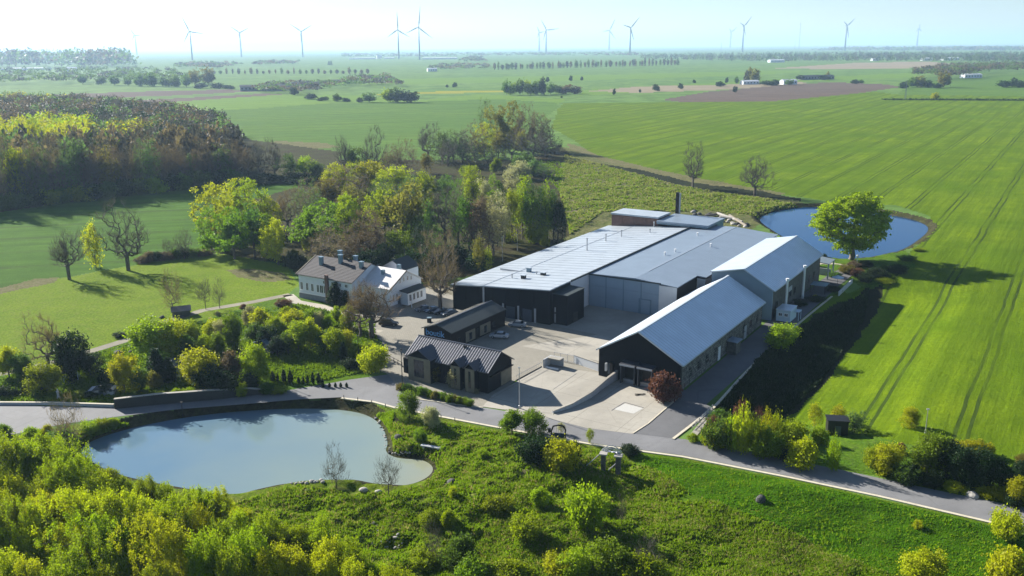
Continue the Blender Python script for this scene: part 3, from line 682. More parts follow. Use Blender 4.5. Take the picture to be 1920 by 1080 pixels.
# stones of the side wall, paler than the wall behind
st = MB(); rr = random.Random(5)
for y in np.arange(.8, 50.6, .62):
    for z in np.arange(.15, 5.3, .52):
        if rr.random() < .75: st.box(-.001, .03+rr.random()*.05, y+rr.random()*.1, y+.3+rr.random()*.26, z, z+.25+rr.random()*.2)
st.build('wall_stone', plain('pale_field_stone', (.21, .20, .18), .9, 0, .5, .9, fine=2), sa, kind='stuff')
for x in (-11.7, -8.0):            # dock shelters
    k = MB().box(x-.2, x, -1.9, .0, .2, 4.0).box(x+2.7, x+2.9, -1.9, 0, .2, 4.0).build('dock_shelter', M['roof_seamdark'], sa)
    MB().box(x-.28, x+2.98, -2.25, -2.21, 3.95, 4.3).build('fascia', M['wallc'], k)
    MB().slab([(x-.35, -2.2, 4.25), (x+3.05, -2.2, 4.25), (x+3.05, 0, 4.45), (x-.35, 0, 4.45)], .24).build('canopy', M['roof_seamdark'], k)
    MB().box(x+.05, x+2.65, -.25, -.05, .9, 3.6).build('dock_door', M['black'], k)
    MB().box(x+.02, x+2.68, -.9, -.26, 0, .85).build('leveller', M['steel'], k)
MB().box(-15.9, -15.5, -.7, -.02, 1.6, 3.2).build('cabinet', M['wallc'], sa)
MB().box(-14.9, -14.3, -.5, -.02, 1.2, 3.4).build('cabinet', M['black'], sa)
MB().box(-15.5, -14.9, -.12, 0.01, 0.9, 3.1).build('door', M['navy'], sa)
sb, L, xl, xr = shed('long_shed', -14.4, 1.0, -6.2, 55.5, 101, 7.8, 12.0, 10.4, 'farther long shed with blinding pale left roof slope beside the lake', M['panel_blue'], 0)
for y in (8, 24): 
    MB().lathe([(.32, 0), (.32, 8.6), (.42, 8.65), (.42, 9.0)], 10, (1.2, y)).build('flue', M['white'], sb)
for y in (4, 12, 16, 20, 29, 34, 39): window(sb, 0, y, 2.2, 1.6, 1.8, 'x+', M['black'])
MB().box(.002, .12, 14, 17, 3.9, 5.1).build('light_band', M['wallc'], sb)
cn = bld('canopy_shelter', 1.6, 103, 'small pale mono-pitch canopy on posts between far shed and lake', 'shelter')
roofplate(cn, [(-4, 0, 5.2), (1.5, 0, 4.6), (1.5, 7, 4.6), (-4, 7, 5.2)], .2, M['roof_grey'])
for x, y in ((-3.7, .4), (1.2, .4), (-3.7, 6.6), (1.2, 6.6)): MB().box(x-.18, x+.18, y-.18, y+.18, 0, 4.6).build('post', M['wallc'], cn)
MB().box(-3.5, 1.0, 5, 5.2, 0, 2.0).build('wall', M['wallc'], cn)
# cabin container beside the shed
kb = bld('cabin', 2.2, 55.5, 'pale blue-white cabin container with two dark windows beside the long shed', 'container')
MB().box(0, 3.4, 0, 5.4, .25, 3.0).build('body', M['tarp'], kb)
roofplate(kb, [(-.1, -.1, 3.2), (3.5, -.1, 3.2), (3.5, 5.5, 3.2), (-.1, 5.5, 3.2)], .19, M['roof_galv'])
for x in (1.0, 2.4): window(kb, x, 0, 1.5, 1.0, .9, 'y-', M['white'], sill=False)
MB().box(.2, .6, 0.5, 5, 0, .24).box(2.8, 3.2, .5, 5, 0, .24).build('skid', M['black'], kb)
MB().box(3.6, 4.8, 2.6, 5.0, 2.3, 2.42).box(4.6, 4.7, 2.7, 2.8, 0, 2.3).box(4.6, 4.7, 4.8, 4.9, 0, 2.3).build('awning', M['tarp'], kb)

# --- dark low shop with the sign
ds = bld('low_building', -52.4, -3.0, 'low black building with white lettered sign on its gable', 'building')
DL = 22
MB().ext([(-7.4, 0), (-7.4, 4.3), (-3.7, 5.6), (0, 4.3), (0, 0)], 'y', 0, DL).build('wall', M['clad_brown'], ds)
roofplate(ds, [(-7.9, -.4, 4.32), (-3.7, -.4, 5.8), (-3.7, DL, 5.8), (-7.9, DL, 4.32)], .16, M['paving'])
roofplate(ds, [(-3.7, -.4, 5.8), (.5, -.4, 4.32), (.5, DL, 4.32), (-3.7, DL, 5.8)], .16, M['roof_dark'])
seams(ds, (-3.7, -.3, 5.802), (-3.7, DL, 5.802), (-7.8, -.3, 4.36), (-7.8, DL, 4.36), .9, .05, .1, M['roof_seamdark'])
MB().slab([(-3.9, -.5, 5.88), (-3.5, -.5, 5.88), (-3.5, DL, 5.88), (-3.9, DL, 5.88)], .07).build('ridge_cap', M['roof_seamdark'], ds)
for y0, y1 in ((5.5, 9.3), (11.3, 15.6)):
    q = MB().box(.002, .12, y0, y1, .4, 2.9).build('stone_panel', M['stone_olive'], ds)
    MB().box(.122, .18, (y0+y1)/2-.5, (y0+y1)/2+.5, .8, 2.4).build('window', M['glass'], q)
MB().box(.002, .10, 9.6, 11.0, 0, 2.6).build('door', M['black'], ds)
for y in (3, 17): window(ds, 0, y, 1.2, 1.1, 1.2, 'x+', M['black'])
# sign: illegible white-blue letters in the photograph, a rounded lower-case word
font = bpy.data.curves.new('sign_lettering', 'FONT'); font.body = 'boutik'; font.size = 2.0; font.extrude = .05; font.align_x = 'CENTER'
tmp = bpy.data.objects.new('tmp', font); S.collection.objects.link(tmp)
me = bpy.data.meshes.new_from_object(tmp.evaluated_get(bpy.context.evaluated_depsgraph_get())); bpy.data.objects.remove(tmp)
me.materials.clear(); me.materials.append(M['sign_blue'])
sg = link('sign_lettering', me, ds); sg.location = (-4.3, -.12, 2.9); sg.rotation_euler = (R(90), 0, 0)

# --- front dark stone house with seamed roof
fb = bld('stone_house', -31.4, -19.9, 'dark gabled house with ribbed anthracite roof and stone bays beside the road', 'house')
FL = 19.6; FW = 8.6; ze = 4.6; zr2 = 7.4
MB().box(-FL, 0, 0, FW, 0, ze-.1).build('wall', M['clad_black_b'], fb)
for x, n in ((0, 'gable_wall'), (-FL, 'gable_wall')):
    MB().ext([(0.02, ze-.1), (FW/2, zr2-.1), (FW-.02, ze-.1)], 'x', x-.3 if x == 0 else x, x if x == 0 else x+.3).build(n, M['clad_black_b'], fb)
roofplate(fb, [(-FL-.4, -.5, ze-.15), (.4, -.5, ze-.15), (.4, FW/2, zr2+.05), (-FL-.4, FW/2, zr2+.05)], .16, M['roof_seamdark'])
roofplate(fb, [(-FL-.4, FW/2, zr2+.05), (.4, FW/2, zr2+.05), (.4, FW+.5, ze-.15), (-FL-.4, FW+.5, ze-.15)], .16, M['roof_seamdark'])
seams(fb, (-FL-.3, -.5, ze-.148), (.35, -.5, ze-.148), (-FL-.3, FW/2, zr2+.052), (.35, FW/2, zr2+.052), .58, .08, .12, M['seam_light'])
mb = MB()
for i in range(7):      # tile courses between the seams
    t = (i+.5)/7; y = -.5+t*(FW/2+.5); z = ze-.15+t*(zr2+.2-ze)
    mb.box(-FL-.35, .35, y-.05, y+.05, z, z+.045)
mb.build('tile_course', M['roof_seamdark'], fb, kind='stuff')
MB().slab([(-FL-.4, FW/2-.2, zr2+.14), (.4, FW/2-.2, zr2+.14), (.4, FW/2+.2, zr2+.14), (-FL-.4, FW/2+.2, zr2+.14)], .08).build('ridge_cap', M['roof_seamdark'], fb)
MB().box(-8, -7.4, FW/2-.9, FW/2-.5, 6.9, 7.5).build('roof_vent', M['black'], fb)
def bay(x0, x1, dep, z, zt, pane):
    b_ = MB().ext([(x0, 0), (x0, z), ((x0+x1)/2, zt), (x1, z), (x1, 0)], 'y', -dep, 1.5).build('bay', M['clad_black_b'], fb)
    MB().box(x0+.05, x1-.05, -dep-.14, -dep-.002, .1, z-.05).build('stone_panel', M['stone_olive'], b_)
    MB().box((x0+x1)/2-pane/2, (x0+x1)/2+pane/2, -dep-.20, -dep-.141, 1.0, z-.5).build('window', M['glass'], b_)
    k = (x0+x1)/2
    roofplate(b_, [(x0-.3, -dep-.35, z-.02), (k, -dep-.35, zt+.14), (k, 2.6, zt+.14), (x0-.3, 2.6, z-.02)], .12, M['roof_seamdark'])
    roofplate(b_, [(k, -dep-.35, zt+.14), (x1+.3, -dep-.35, z-.02), (x1+.3, 2.6, z-.02), (k, 2.6, zt+.14)], .12, M['roof_seamdark'])
bay(-7.8, -5.6, 1.3, 4.9, 6.0, .5); bay(-4.4, -2.2, 1.3, 4.9, 6.0, .5)
bay(-18.2, -12.6, 1.6, 5.1, 6.7, 2.4)
MB().box(-19.4, -18.3, -.16, -.002, .3, 4.0).build('stone_panel', M['stone_olive'], fb)
MB().box(.002, .14, 4.6, 8.2, .2, 3.0).build('stone_panel', M['stone_olive'], fb)
MB().box(-21.6, -19.72, 1.0, 5.2, 0, 3.2).build('side_porch', M['clad_black_b'], fb)
MB().box(.002, .5, .6, FW, 3.3, 3.45).build('canopy', M['black'], fb)
mb = MB()
for x in np.arange(-12.2, -8, .5): mb.box(x, x+.07, -.09, -.002, .4, 4.0)
mb.build('batten', M['black'], fb, kind='stuff')

# --- white manor
mh = bld('manor_house', -114, 12.6, 'long white manor with brown tiled roof, white gabled wing and chimneys', 'house')
ML = 19; MW = 15; me_, mr = 6.7, 10.0
MB().box(0, ML, 0, MW, 1.4, me_).build('wall', M['render_white'], mh)
MB().box(-.12, ML+.002, -.12, MW+.12, 0, 1.39).build('plinth', M['plinth'], mh)
MB().ext([(0, me_), (MW/2, mr), (MW, me_)], 'x', 0, .4).build('gable_wall', M['render_white'], mh)
MB().ext([(0, me_), (MW/2, mr), (MW, me_)], 'x', ML-.4, ML).build('gable_wall', M['render_white'], mh)
for a, b, z0, z1 in ((-.5, MW/2, me_-.1, mr+.2), (MW+.5, MW/2, me_-.1, mr+.2)):
    roofplate(mh, [(-.5, a, z0), (ML+.4, a, z0), (ML+.4, b, z1), (-.5, b, z1)], .2, M['roof_brown'])
MB().slab([(-.62, -.5, me_), (-.35, -.5, me_), (-.35, MW/2, mr+.32), (-.62, MW/2, mr+.32)], .3).build('verge_board', M['stone_olive'], mh)
mb = MB()
for i in range(16):
    t = (i+.5)/16; y = -.5+t*(MW/2+.5); z = me_-.1+t*(mr+.3-me_); mb.box(-.4, ML+.35, y-.04, y+.04, z-.02, z+.05)
mb.build('tile_course', M['roof_brown'], mh, kind='stuff')
MB().box(-.06, ML, -.10, -.002, 1.4, 1.62).build('string_course', M['white'], mh)
MB().box(-.06, ML, -.14, -.002, 6.2, 6.5).build('cornice', M['white'], mh)
for i, x in enumerate((1.0, 3.0, 4.9, 6.9, 8.2, 9.4)): window(mh, x, 0, 2.3, 1.0 if i != 4 else 1.3, 2.2, 'y-', M['white'])
for x in (9.4, 12.3, 14.8, 17): window(mh, x, 0, 4.9, 1.1, 1.0, 'y-', M['white'])
for x in (11.5, 13.5, 15.5, 17.4): window(mh, x, 0, 2.3, 1.0, 2.0, 'y-', M['white'])
MB().box(9.9, 10.9, -.5, -.002, 0, 7.6).build('chimney_breast', M['brick'], mh)
for (x, y, h) in ((4.4, 4.4, 2.6), (7.8, 8.2, 3.0), (9.9, 6.0, 2.8), (12.0, 9.6, 2.2), (17.6, 5.5, 2.0)):
    zt = mr-abs(y-MW/2)/(MW/2)*(mr-me_)
    c = MB().box(x-.45, x+.45, y-.45, y+.45, zt-1, zt+h*.8).build('chimney', M['chim'], mh)
    MB().box(x-.6, x+.6, y-.6, y+.6, zt+h*.8+.002, zt+h*.8+.2).build('chimney_cap', M['chim'], c)
# white-roofed gable wing
gx0, gx1 = ML+.02, ML+10; gy0, gy1 = 3.0, 16.0; ge, gr_ = 5.5, 8.9
wg = MB().box(gx0, gx1, gy0, gy1, .9, ge).build('wing_wall', M['render_white'], mh)
MB().ext([(gy0, ge), ((gy0+gy1)/2, gr_), (gy1, ge)], 'x', gx1-.4, gx1).build('wing_gable', M['render_white'], mh)
MB().box(gx0, gx1+.12, gy0-.12, gy1+.12, 0, .89).build('wing_plinth', M['plinth'], mh)
k = (gy0+gy1)/2
rwhite = plain('white_tin_roof', (.60, .58, .58), .5, .1, .12)  # white tin, same on both slopes of the wing
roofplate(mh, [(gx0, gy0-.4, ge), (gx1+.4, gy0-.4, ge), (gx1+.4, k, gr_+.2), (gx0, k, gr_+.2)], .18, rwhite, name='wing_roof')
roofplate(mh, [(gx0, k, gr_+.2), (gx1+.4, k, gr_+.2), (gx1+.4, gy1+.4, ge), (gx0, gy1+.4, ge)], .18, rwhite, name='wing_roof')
MB().slab([(gx1+.41, gy0-.5, ge+.1), (gx1+.6, gy0-.5, ge+.1), (gx1+.6, k, gr_+.3), (gx1+.41, k, gr_+.3)], .3).build('verge_board', M['black'], mh)
for y in (4.3, 5.7): window(mh, gx1, y, 1.9, .8, 1.9, 'x+', M['white'])
for y in (k-2.3, k-.8, k+.8, k+2.3): window(mh, gx1, y, 6.0 if abs(y-k) > 1 else 6.2, .8, 1.3, 'x+', M['white'], sill=False)
pc = MB().box(gx1+.002, gx1+2.4, gy0+4.2, gy1-1.2, .5, 3.9).build('porch', M['render_white'], mh)
MB().slab([(gx1+.1, gy0+3.6, 4.35), (gx1+3.0, gy0+3.6, 4.05), (gx1+3.0, gy1-.8, 4.05), (gx1+.1, gy1-.8, 4.35)], .2).build('porch_roof', M['roof_dark'], pc)
for i in range(4): window(mh, gx1+2.4, gy0+5.2+i*1.55, 1.4, 1.0, 1.9, 'x+', M['white'], sill=False)
MB().box(gx1+.002, gx1+.12, gy0+3.0, gy0+4.0, 0, 2.8).build('door', M['navy'], mh)
for x in (gx0+1.5, gx0+3.6, gx0+5.8, gx0+8): window(mh, x, gy0, 1.8, .9, 2.0, 'y-', M['white'])
MB().box(gx0+4.0, gx0+4.8, k-2.6, k-1.8, 7.5, 9.0).build('chimney', M['chim'], mh)
MB().box(gx0+6.6, gx0+7.5, k+.6, k+1.5, 8.2, 10.1).build('chimney', M['chim'], mh)
rg = MB().ext([(ML-2.4, 0), (ML-2.4, 7.6), (ML+1.5, 9.6), (ML+5.2, 7.6), (ML+5.2, 0)], 'y', MW+.13, MW+6).build('rear_wing', M['render_white'], mh)
roofplate(rg, [(ML-2.8, MW-.5, 7.5), (ML+1.5, MW-.5, 9.8), (ML+1.5, MW+6.4, 9.8), (ML-2.8, MW+6.4, 7.5)], .16, M['roof_dark'])
roofplate(rg, [(ML+1.5, MW-.5, 9.8), (ML+5.6, MW-.5, 7.5), (ML+5.6, MW+6.4, 7.5), (ML+1.5, MW+6.4, 9.8)], .16, M['roof_dark'])

# --- dock ramp and its walls
rp = world_poly([(1018, 686), (1160, 703), (1108, 746), (1036, 776), (948, 770), (972, 714)])
sheet('ramp_slab', [(1018, 686), (1158, 704), (1106, 744), (1034, 775), (1005, 774), (940, 768), (905, 763), (925, 740), (972, 714)], M['concrete'], .075)
def wallrun(name, pts, hs, wd, mat, label, cat, zb=0, cap=None, group=None):
    """free-standing wall along world points with its own height at each"""
    P = [np.array(q[:2], float) for q in pts]; mb = MB(); cp = MB()
    for i in range(len(P)-1):
        a, b = P[i], P[i+1]; d = (b-a)/np.linalg.norm(b-a); n = np.array([-d[1], d[0]])*wd/2
        k = len(mb.v)
        for q, h in ((a, hs[i]), (b, hs[i+1])):
            for s in (1, -1): mb.v += [(*(q+n*s), zb-.3), (*(q+n*s), h)]
        mb.f += [(k, k+1, k+5, k+4), (k+2, k+6, k+7, k+3), (k+1, k+3, k+7, k+5), (k, k+2, k+3, k+1), (k+4, k+5, k+7, k+6)]
        if cap:
            n2 = n*1.25; cp.slab([(*(a+n2), hs[i]+.1), (*(a-n2), hs[i]+.1), (*(b-n2), hs[i+1]+.1), (*(b+n2), hs[i+1]+.1)], .098)
    o = mb.build(name, mat, label=label, cat=cat, group=group)
    if cap: cp.build('coping', cap, o)
    return o
wallrun('ramp_wall', [gp(1036, 775), gp(1072, 764), gp(1108, 746), gp(1135, 725), gp(1162, 708)], [.45, .8, 1.2, 1.5, 1.9], .42, M['wallc'], 'tapering concrete wall along the right edge of the dock ramp', 'wall', cap=M['concrete'])
wallrun('parapet', [gp(1077, 680), gp(1123, 696)], [1.7, 1.7], .4, M['panel_white'], 'pale parapet wall between yard and ramp, touching the black shed', 'wall', cap=M['concrete'])
gs = MB(); A = gp(1039, 674); B_ = gp(1076, 681)
fe = empty('railing', (A[0], A[1], 0), label='thin open railing between the boxy stairwell and the pale parapet', cat='railing')
dl = B_[:2]-A[:2]
for i in range(4):
    t = i/3; MB().bar((dl[0]*t, dl[1]*t, 0), (dl[0]*t, dl[1]*t, 1.7), .05).build('post', M['steel'], fe)
MB().bar((0, 0, 1.7), (dl[0], dl[1], 1.7), .05).bar((0, 0, .2), (dl[0], dl[1], .2), .05).build('rail', M['steel'], fe)
q = gp(1018, 690); th_ = -TH
sw = empty('stairwell_box', (q[0], q[1], 0), -TH, label='open pale concrete box stairwell at the left head of the ramp', cat='stairwell')
MB().box(0, .25, 0, 3.2, 0, 1.9).build('wall', M['wallc'], sw); MB().box(.25, 3.2, 2.95, 3.2, 0, 1.9).build('wall', M['wallc'], sw)
MB().box(.3, 3.2, 1.4, 2.9, 1.72, 1.9).build('lid', M['concrete'], sw); MB().box(.4, 3.4, .2, .6, .0, .35).build('step', M['white'], sw)
# left railing of the ramp
A = gp(968, 714)[:2]; B_ = gp(1016, 688)[:2]
fe = empty('railing', (A[0], A[1], 0), label='thin dark railing along the left edge of the dock ramp', cat='railing')
dl = B_-A; n_ = 14
for i in range(n_+1): t = i/n_; MB().bar((dl[0]*t, dl[1]*t, 0), (dl[0]*t, dl[1]*t, 1.1), .03, n=4).build('baluster', M['steel'], fe)
MB().bar((0, 0, 1.1), (dl[0], dl[1], 1.1), .04).build('rail', M['steel'], fe); MB().bar((0, 0, .12), (dl[0], dl[1], .12), .1).build('kerb_rail', M['black'], fe)
# ------------------------------------------------------------------ vegetation prototypes
def skeleton(targets, trunk_h, seed, lean=.3, r0=.018, steps=3, multi=1):
    g = np.random.default_rng(seed); N = 1500+len(targets)*steps
    P = np.zeros((N, 3)); par = -np.ones(N, int); n = 1
    tops = []
    for k in range(multi):
        last = 0; a = g.uniform(0, 6.28); off = np.array([math.cos(a), math.sin(a)])*(0 if multi == 1 else trunk_h*.35)
        for i in range(1, 7):
            P[n] = [off[0]*i/6+g.normal()*.012*trunk_h, off[1]*i/6+g.normal()*.012*trunk_h, trunk_h*i/6]; par[n] = last; last = n; n += 1
        tops.append(last)
    root = P[tops[0]].copy()
    d = np.linalg.norm(targets-root, axis=1); tips = []
    for k in np.argsort(d):
        t = targets[k]; D = np.linalg.norm(P[1:n]-t, axis=1)
        D += np.where(P[1:n, 2] < trunk_h*.85, 3.0*trunk_h*0+4.0, 0) + np.maximum(0, P[1:n, 2]-t[2])*.8
        j = int(np.argmin(D))+1; a = P[j].copy(); L = np.linalg.norm(t-a); prev = j
        for s in range(1, steps+1):
            f = s/steps; q = a*(1-f)+t*f; q[2] -= math.sin(f*math.pi)*L*.10*(1 if lean > 0 else -1); q += g.normal(size=3)*L*.05*(1 if s < steps else 0)
            P[n] = q; par[n] = prev; prev = n; n += 1
        tips.append(prev)
    P = P[:n]; par = par[:n]; cnt = np.zeros(n); cnt[tips] = 1
    for i in range(n-1, 0, -1): cnt[par[i]] += cnt[i]
    r = r0*np.maximum(cnt, 1)**.47
    return P, par, r, np.array(tips)
def tubes(P, par, r, k=4):
    e = np.arange(1, len(P)); a = P[par[e]]; b = P[e]; ra = np.minimum(r[par[e]], r[e]*1.6); rb = r[e]
    d = b-a; L = np.linalg.norm(d, axis=1, keepdims=True)+1e-6; d = d/L
    ref = np.where(np.abs(d[:, 2:3]) < .9, [[0, 0, 1.]], [[1., 0, 0]]); x = np.cross(d, ref); x /= np.linalg.norm(x, axis=1, keepdims=True)+1e-9; y = np.cross(d, x)
    V = []
    for c, rr_ in ((a, ra), (b, rb)):
        for i in range(k):
            t = 2*math.pi*i/k; V.append(c+(x*math.cos(t)+y*math.sin(t))*rr_[:, None])
    V = np.stack(V, 1); m = len(e); base = (np.arange(m)*2*k)[:, None]
    F_ = np.concatenate([base+np.array([[i, (i+1) % k, k+(i+1) % k, k+i]]) for i in range(k)], 0)
    return V.reshape(-1, 3), F_
def leaves(C, size, seed, up=.0, elong=1.5):
    g = np.random.default_rng(seed); n = len(C)
    a = g.normal(size=(n, 3)); a[:, 2] += up; a /= np.linalg.norm(a, axis=1, keepdims=True)
    b = g.normal(size=(n, 3)); b = np.cross(a, b); b /= np.linalg.norm(b, axis=1, keepdims=True)+1e-9
    s = size*g.uniform(.6, 1.35, (n, 1)); a = a*s*elong; b = b*s
    V = np.stack([C-a*.5, C+b*.5, C+a*.5, C-b*.5], 1).reshape(-1, 3)
    return V, np.arange(4*n).reshape(n, 4)
def env(n, rx, z0, z1, seed, shape='dome', lump=.22, nl=9, hollow=.55):
    """targets inside a lumpy crown"""
    g = np.random.default_rng(seed); dirs = g.normal(size=(nl, 3)); dirs /= np.linalg.norm(dirs, axis=1, keepdims=True); amp = g.uniform(-1, 1, nl)*lump
    d = g.normal(size=(n, 3)); d /= np.linalg.norm(d, axis=1, keepdims=True)
    lum = 1+(np.maximum(0, d@dirs.T-.45)*amp*3).sum(1)
    rad = g.uniform(hollow**3, 1, n)**(1/3)*lum
    p = d*rad[:, None]; zc = (z0+z1)/2; rz = (z1-z0)/2
    if shape == 'dome': zc = z0+(z1-z0)*.42; rz_ = np.where(p[:, 2] > 0, z1-zc, zc-z0); z = zc+p[:, 2]*rz_
    else: z = zc+p[:, 2]*rz
    w_ = 1.0
    if shape == 'cone': w_ = 1.15*(1-(z-z0)/(z1-z0+.01))**.8+.05
    if shape == 'parasol': w_ = .6+.5*np.clip((z-z0)/(z1-z0), 0, 1)**.6
    return np.stack([p[:, 0]*rx*w_, p[:, 1]*rx*w_, z], 1)
PROTO = {}
def proto(kind, H, W, n, th_, shape='dome', nleaf=0, ls=.3, spread=.7, vs=1.0, twigs=0, tl=1.0, tw=.035, var=2, lump=.22, r0=.018, up=0, steps=3, multi=1, hollow=.55, z0=None, tup=.5):
    out = []
    for v in range(var):
        sd_ = abs(hash_(kind))+v*17; g = np.random.default_rng(sd_)
        T_ = env(n, W/2*.88, (z0 if z0 is not None else th_*.7), H*.95, sd_, shape, lump, hollow=hollow)
        P, par, r, tips = skeleton(T_, th_, sd_+1, r0=r0, steps=steps, multi=multi)
        r[:7] *= 1.1
        tv, tf = tubes(P, par, r, 5 if kind in ('oak', 'big') else 4)
        tm = mesh_np('trunk', tv, tf, M['bark'], smooth=True)
        cv = []; cf = []; nb = 0; tip = P[tips]
        out_d = tip-np.array([0, 0, th_]); out_d /= np.linalg.norm(out_d, axis=1, keepdims=True)+1e-6
        if nleaf:
            C = np.repeat(tip, nleaf, 0)+g.normal(size=(n*nleaf, 3))*[spread, spread, spread*vs]
            sk = np.repeat(out_d, nleaf, 0)*g.uniform(-.6, 1.0, (n*nleaf, 1))*spread
            a, b = leaves(C+sk, ls, sd_+2, up); cv.append(a); cf.append(b+nb); nb += len(a)
        if twigs:
            m = n*twigs; base = np.repeat(tip, twigs, 0)+g.normal(size=(m, 3))*.25; dd = np.repeat(out_d, twigs, 0)*.8+g.normal(size=(m, 3))*.55; dd[:, 2] += tup
            dd /= np.linalg.norm(dd, axis=1, keepdims=True); L = g.uniform(.5, 1.3, (m, 1))*tl; e = base+dd*L; s = np.cross(dd, g.normal(size=(m, 3))); s /= np.linalg.norm(s, axis=1, keepdims=True)+1e-9
            a = np.stack([base-s*tw, base+s*tw, e+s*tw*.3, e-s*tw*.3], 1).reshape(-1, 3); b = np.arange(4*m).reshape(m, 4); cv.append(a); cf.append(b+nb); nb += len(a)
        cm = mesh_np('crown', np.concatenate(cv), np.concatenate(cf), LEAF['lime'])
        out.append((tm, cm))
    PROTO[kind] = (H, W, out)
def hash_(s): return sum((i+3)*ord(c)*7 for i, c in enumerate(s))
proto('oak', 15, 14, 230, 3.8, twigs=11, tl=1.5, tw=.026, lump=.4, r0=.040, var=3, hollow=.1)
proto('poplarbare', 18, 8, 150, 5, 'ell', twigs=11, tl=1.4, tw=.03, lump=.35, r0=.036, var=2, hollow=.1)
proto('budding', 16, 11, 210, 4.5, twigs=10, tl=1.3, tw=.032, nleaf=7, ls=.26, spread=.7, lump=.4, r0=.032, var=3, hollow=.2)
proto('round', 15, 12, 210, 3.6, nleaf=40, ls=.36, spread=.50, vs=.75, lump=.45, var=3, r0=.030, hollow=.45)
proto('loose', 15, 11, 150, 4.2, nleaf=24, ls=.36, spread=.55, vs=.8, twigs=5, tl=1.2, lump=.45, var=3, r0=.034, hollow=.25)
proto('slim', 17, 6.5, 130, 4.5, 'ell', nleaf=20, ls=.32, spread=.5, vs=1.4, twigs=6, tl=1.4, var=3, lump=.35, r0=.034, hollow=.1)
proto('willow', 7.5, 7.0, 230, .7, nleaf=95, ls=.13, spread=.22, vs=1.7, var=4, lump=.5, r0=.016, up=.5, multi=3, hollow=.55, z0=1.2)
proto('young', 6, 5, 130, 1.3, nleaf=66, ls=.17, spread=.32, vs=1.0, var=3, lump=.35, r0=.014, hollow=.2)
proto('sapling', 5, 3, 60, 1.4, 'ell', nleaf=26, ls=.17, spread=.28, twigs=3, tl=.6, tw=.02, var=2, r0=.012, hollow=.1)
proto('baresap', 6, 4.6, 110, 1.6, twigs=7, tl=.8, tw=.018, var=2, r0=.011, hollow=.2, tup=.9)
proto('bush', 2.2, 2.8, 110, .25, nleaf=56, ls=.12, spread=.2, var=3, lump=.35, r0=.008, multi=2, hollow=.3, z0=.15)
proto('spike', 3.0, 3.4, 90, .3, nleaf=22, ls=.16, spread=.12, vs=3.0, twigs=5, tl=.7, tw=.02, var=2, r0=.008, multi=3, z0=.3, up=1.2)
proto('spruce', 9, 5, 260, 1.0, 'cone', nleaf=40, ls=.24, spread=.28, vs=.6, var=1, lump=.15, r0=.012, z0=.3, hollow=.3)
proto('thuja', 2.2, 1.1, 70, .2, 'cone', nleaf=36, ls=.10, spread=.08, var=1, lump=.05, r0=.006, z0=.05)
proto('big', 23, 27, 420, 6.5, 'parasol', nleaf=70, ls=.42, spread=.66, vs=.36, var=1, lump=.28, r0=.044, hollow=.6, z0=4.6)
proto('far', 12, 11, 90, 2, nleaf=14, ls=1.0, spread=1.0, var=3, lump=.35, r0=.03, steps=2, hollow=.5)
proto('farslim', 14, 5, 60, 2.5, 'ell', nleaf=9, ls=.8, spread=.7, twigs=5, tl=1.6, tw=.07, var=2, r0=.04, steps=2)

_o = ['first', 'second', 'third', 'fourth', 'fifth', 'sixth', 'seventh', 'eighth', 'ninth', 'tenth', 'eleventh', 'twelfth', 'thirteenth', 'fourteenth', 'fifteenth', 'sixteenth', 'seventeenth', 'eighteenth', 'nineteenth']
ORD = list(_o)
for _t, _th in (('twenty', 'twentieth'), ('thirty', 'thirtieth'), ('forty', 'fortieth'), ('fifty', 'fiftieth')): ORD += [_th]+[_t+'-'+q for q in _o[:9]]
CNAME = {'yellow': 'acid-yellow', 'lime': 'lime-green', 'green': 'fresh green', 'mid': 'mid-green', 'dark': 'dark green', 'teal': 'hazy green', 'bronze': 'bronze', 'brown': 'brown budding', 'red': 'copper-red', 'grey': 'bare grey', 'pale': 'pale blossoming'}
NM = {'oak': 'bare_tree', 'poplarbare': 'bare_tree', 'budding': 'budding_tree', 'round': 'leafy_tree', 'loose': 'leafy_tree', 'slim': 'slim_tree', 'willow': 'willow_tree', 'young': 'young_tree', 'sapling': 'sapling', 'baresap': 'bare_sapling', 'bush': 'shrub', 'spike': 'shrub', 'spruce': 'spruce_tree', 'thuja': 'thuja', 'big': 'broad_tree', 'far': 'distant_tree', 'farslim': 'distant_tree'}
CAT = {'bush': 'shrub', 'spike': 'shrub', 'thuja': 'shrub', 'sapling': 'sapling', 'baresap': 'sapling'}
trng = random.Random(21)
def tree(kind, col, x, y, z, H, W, label, group=None, name=None, trunk=True, var=None):
    h0, w0, vs = PROTO[kind]; tm, cm = vs[trng.randrange(len(vs)) if var is None else var]
    e = empty(name or NM[kind], (x, y, z-.05), trng.uniform(0, 6.28), label=label, cat=CAT.get(kind, 'tree'), group=group)
    sxy = W/w0; e.scale = (sxy, sxy, H/h0)
    if trunk: link('trunk', tm, e)
    c = link('crown', cm, e); c.material_slots[0].link = 'OBJECT'; c.material_slots[0].material = LEAF[col]
    return e
def hfit(x, y, z, top, hi=60.0):
    lo = 0.0
    for _ in range(24):
        m = (lo+hi)/2
        if proj(x, y, z+m)[1] > top: lo = m
        else: hi = m
    return lo
def T(kind, col, px, base, top, wpx, label, group=None, **k):
    q = gg(px, base); H = hfit(*q, top); dist = (q-np.array([0, 0, CH]))@_f
    return tree(kind, col, *q, max(.6, H), max(.4, wpx*dist/FPX), label, group, **k)
def ROW(items, where, group=None, **k):
    """trees of one row, left to right; each label counts along the row"""
    items = sorted(items, key=lambda i: i[2])
    for i, (kind, col, px, base, top, wpx) in enumerate(items):
        T(kind, col, px, base, top, wpx, f'{CNAME[col]} {NM[kind].replace("_", " ").split()[-1]}, {ORD[i]} from left {where}', group, **k)

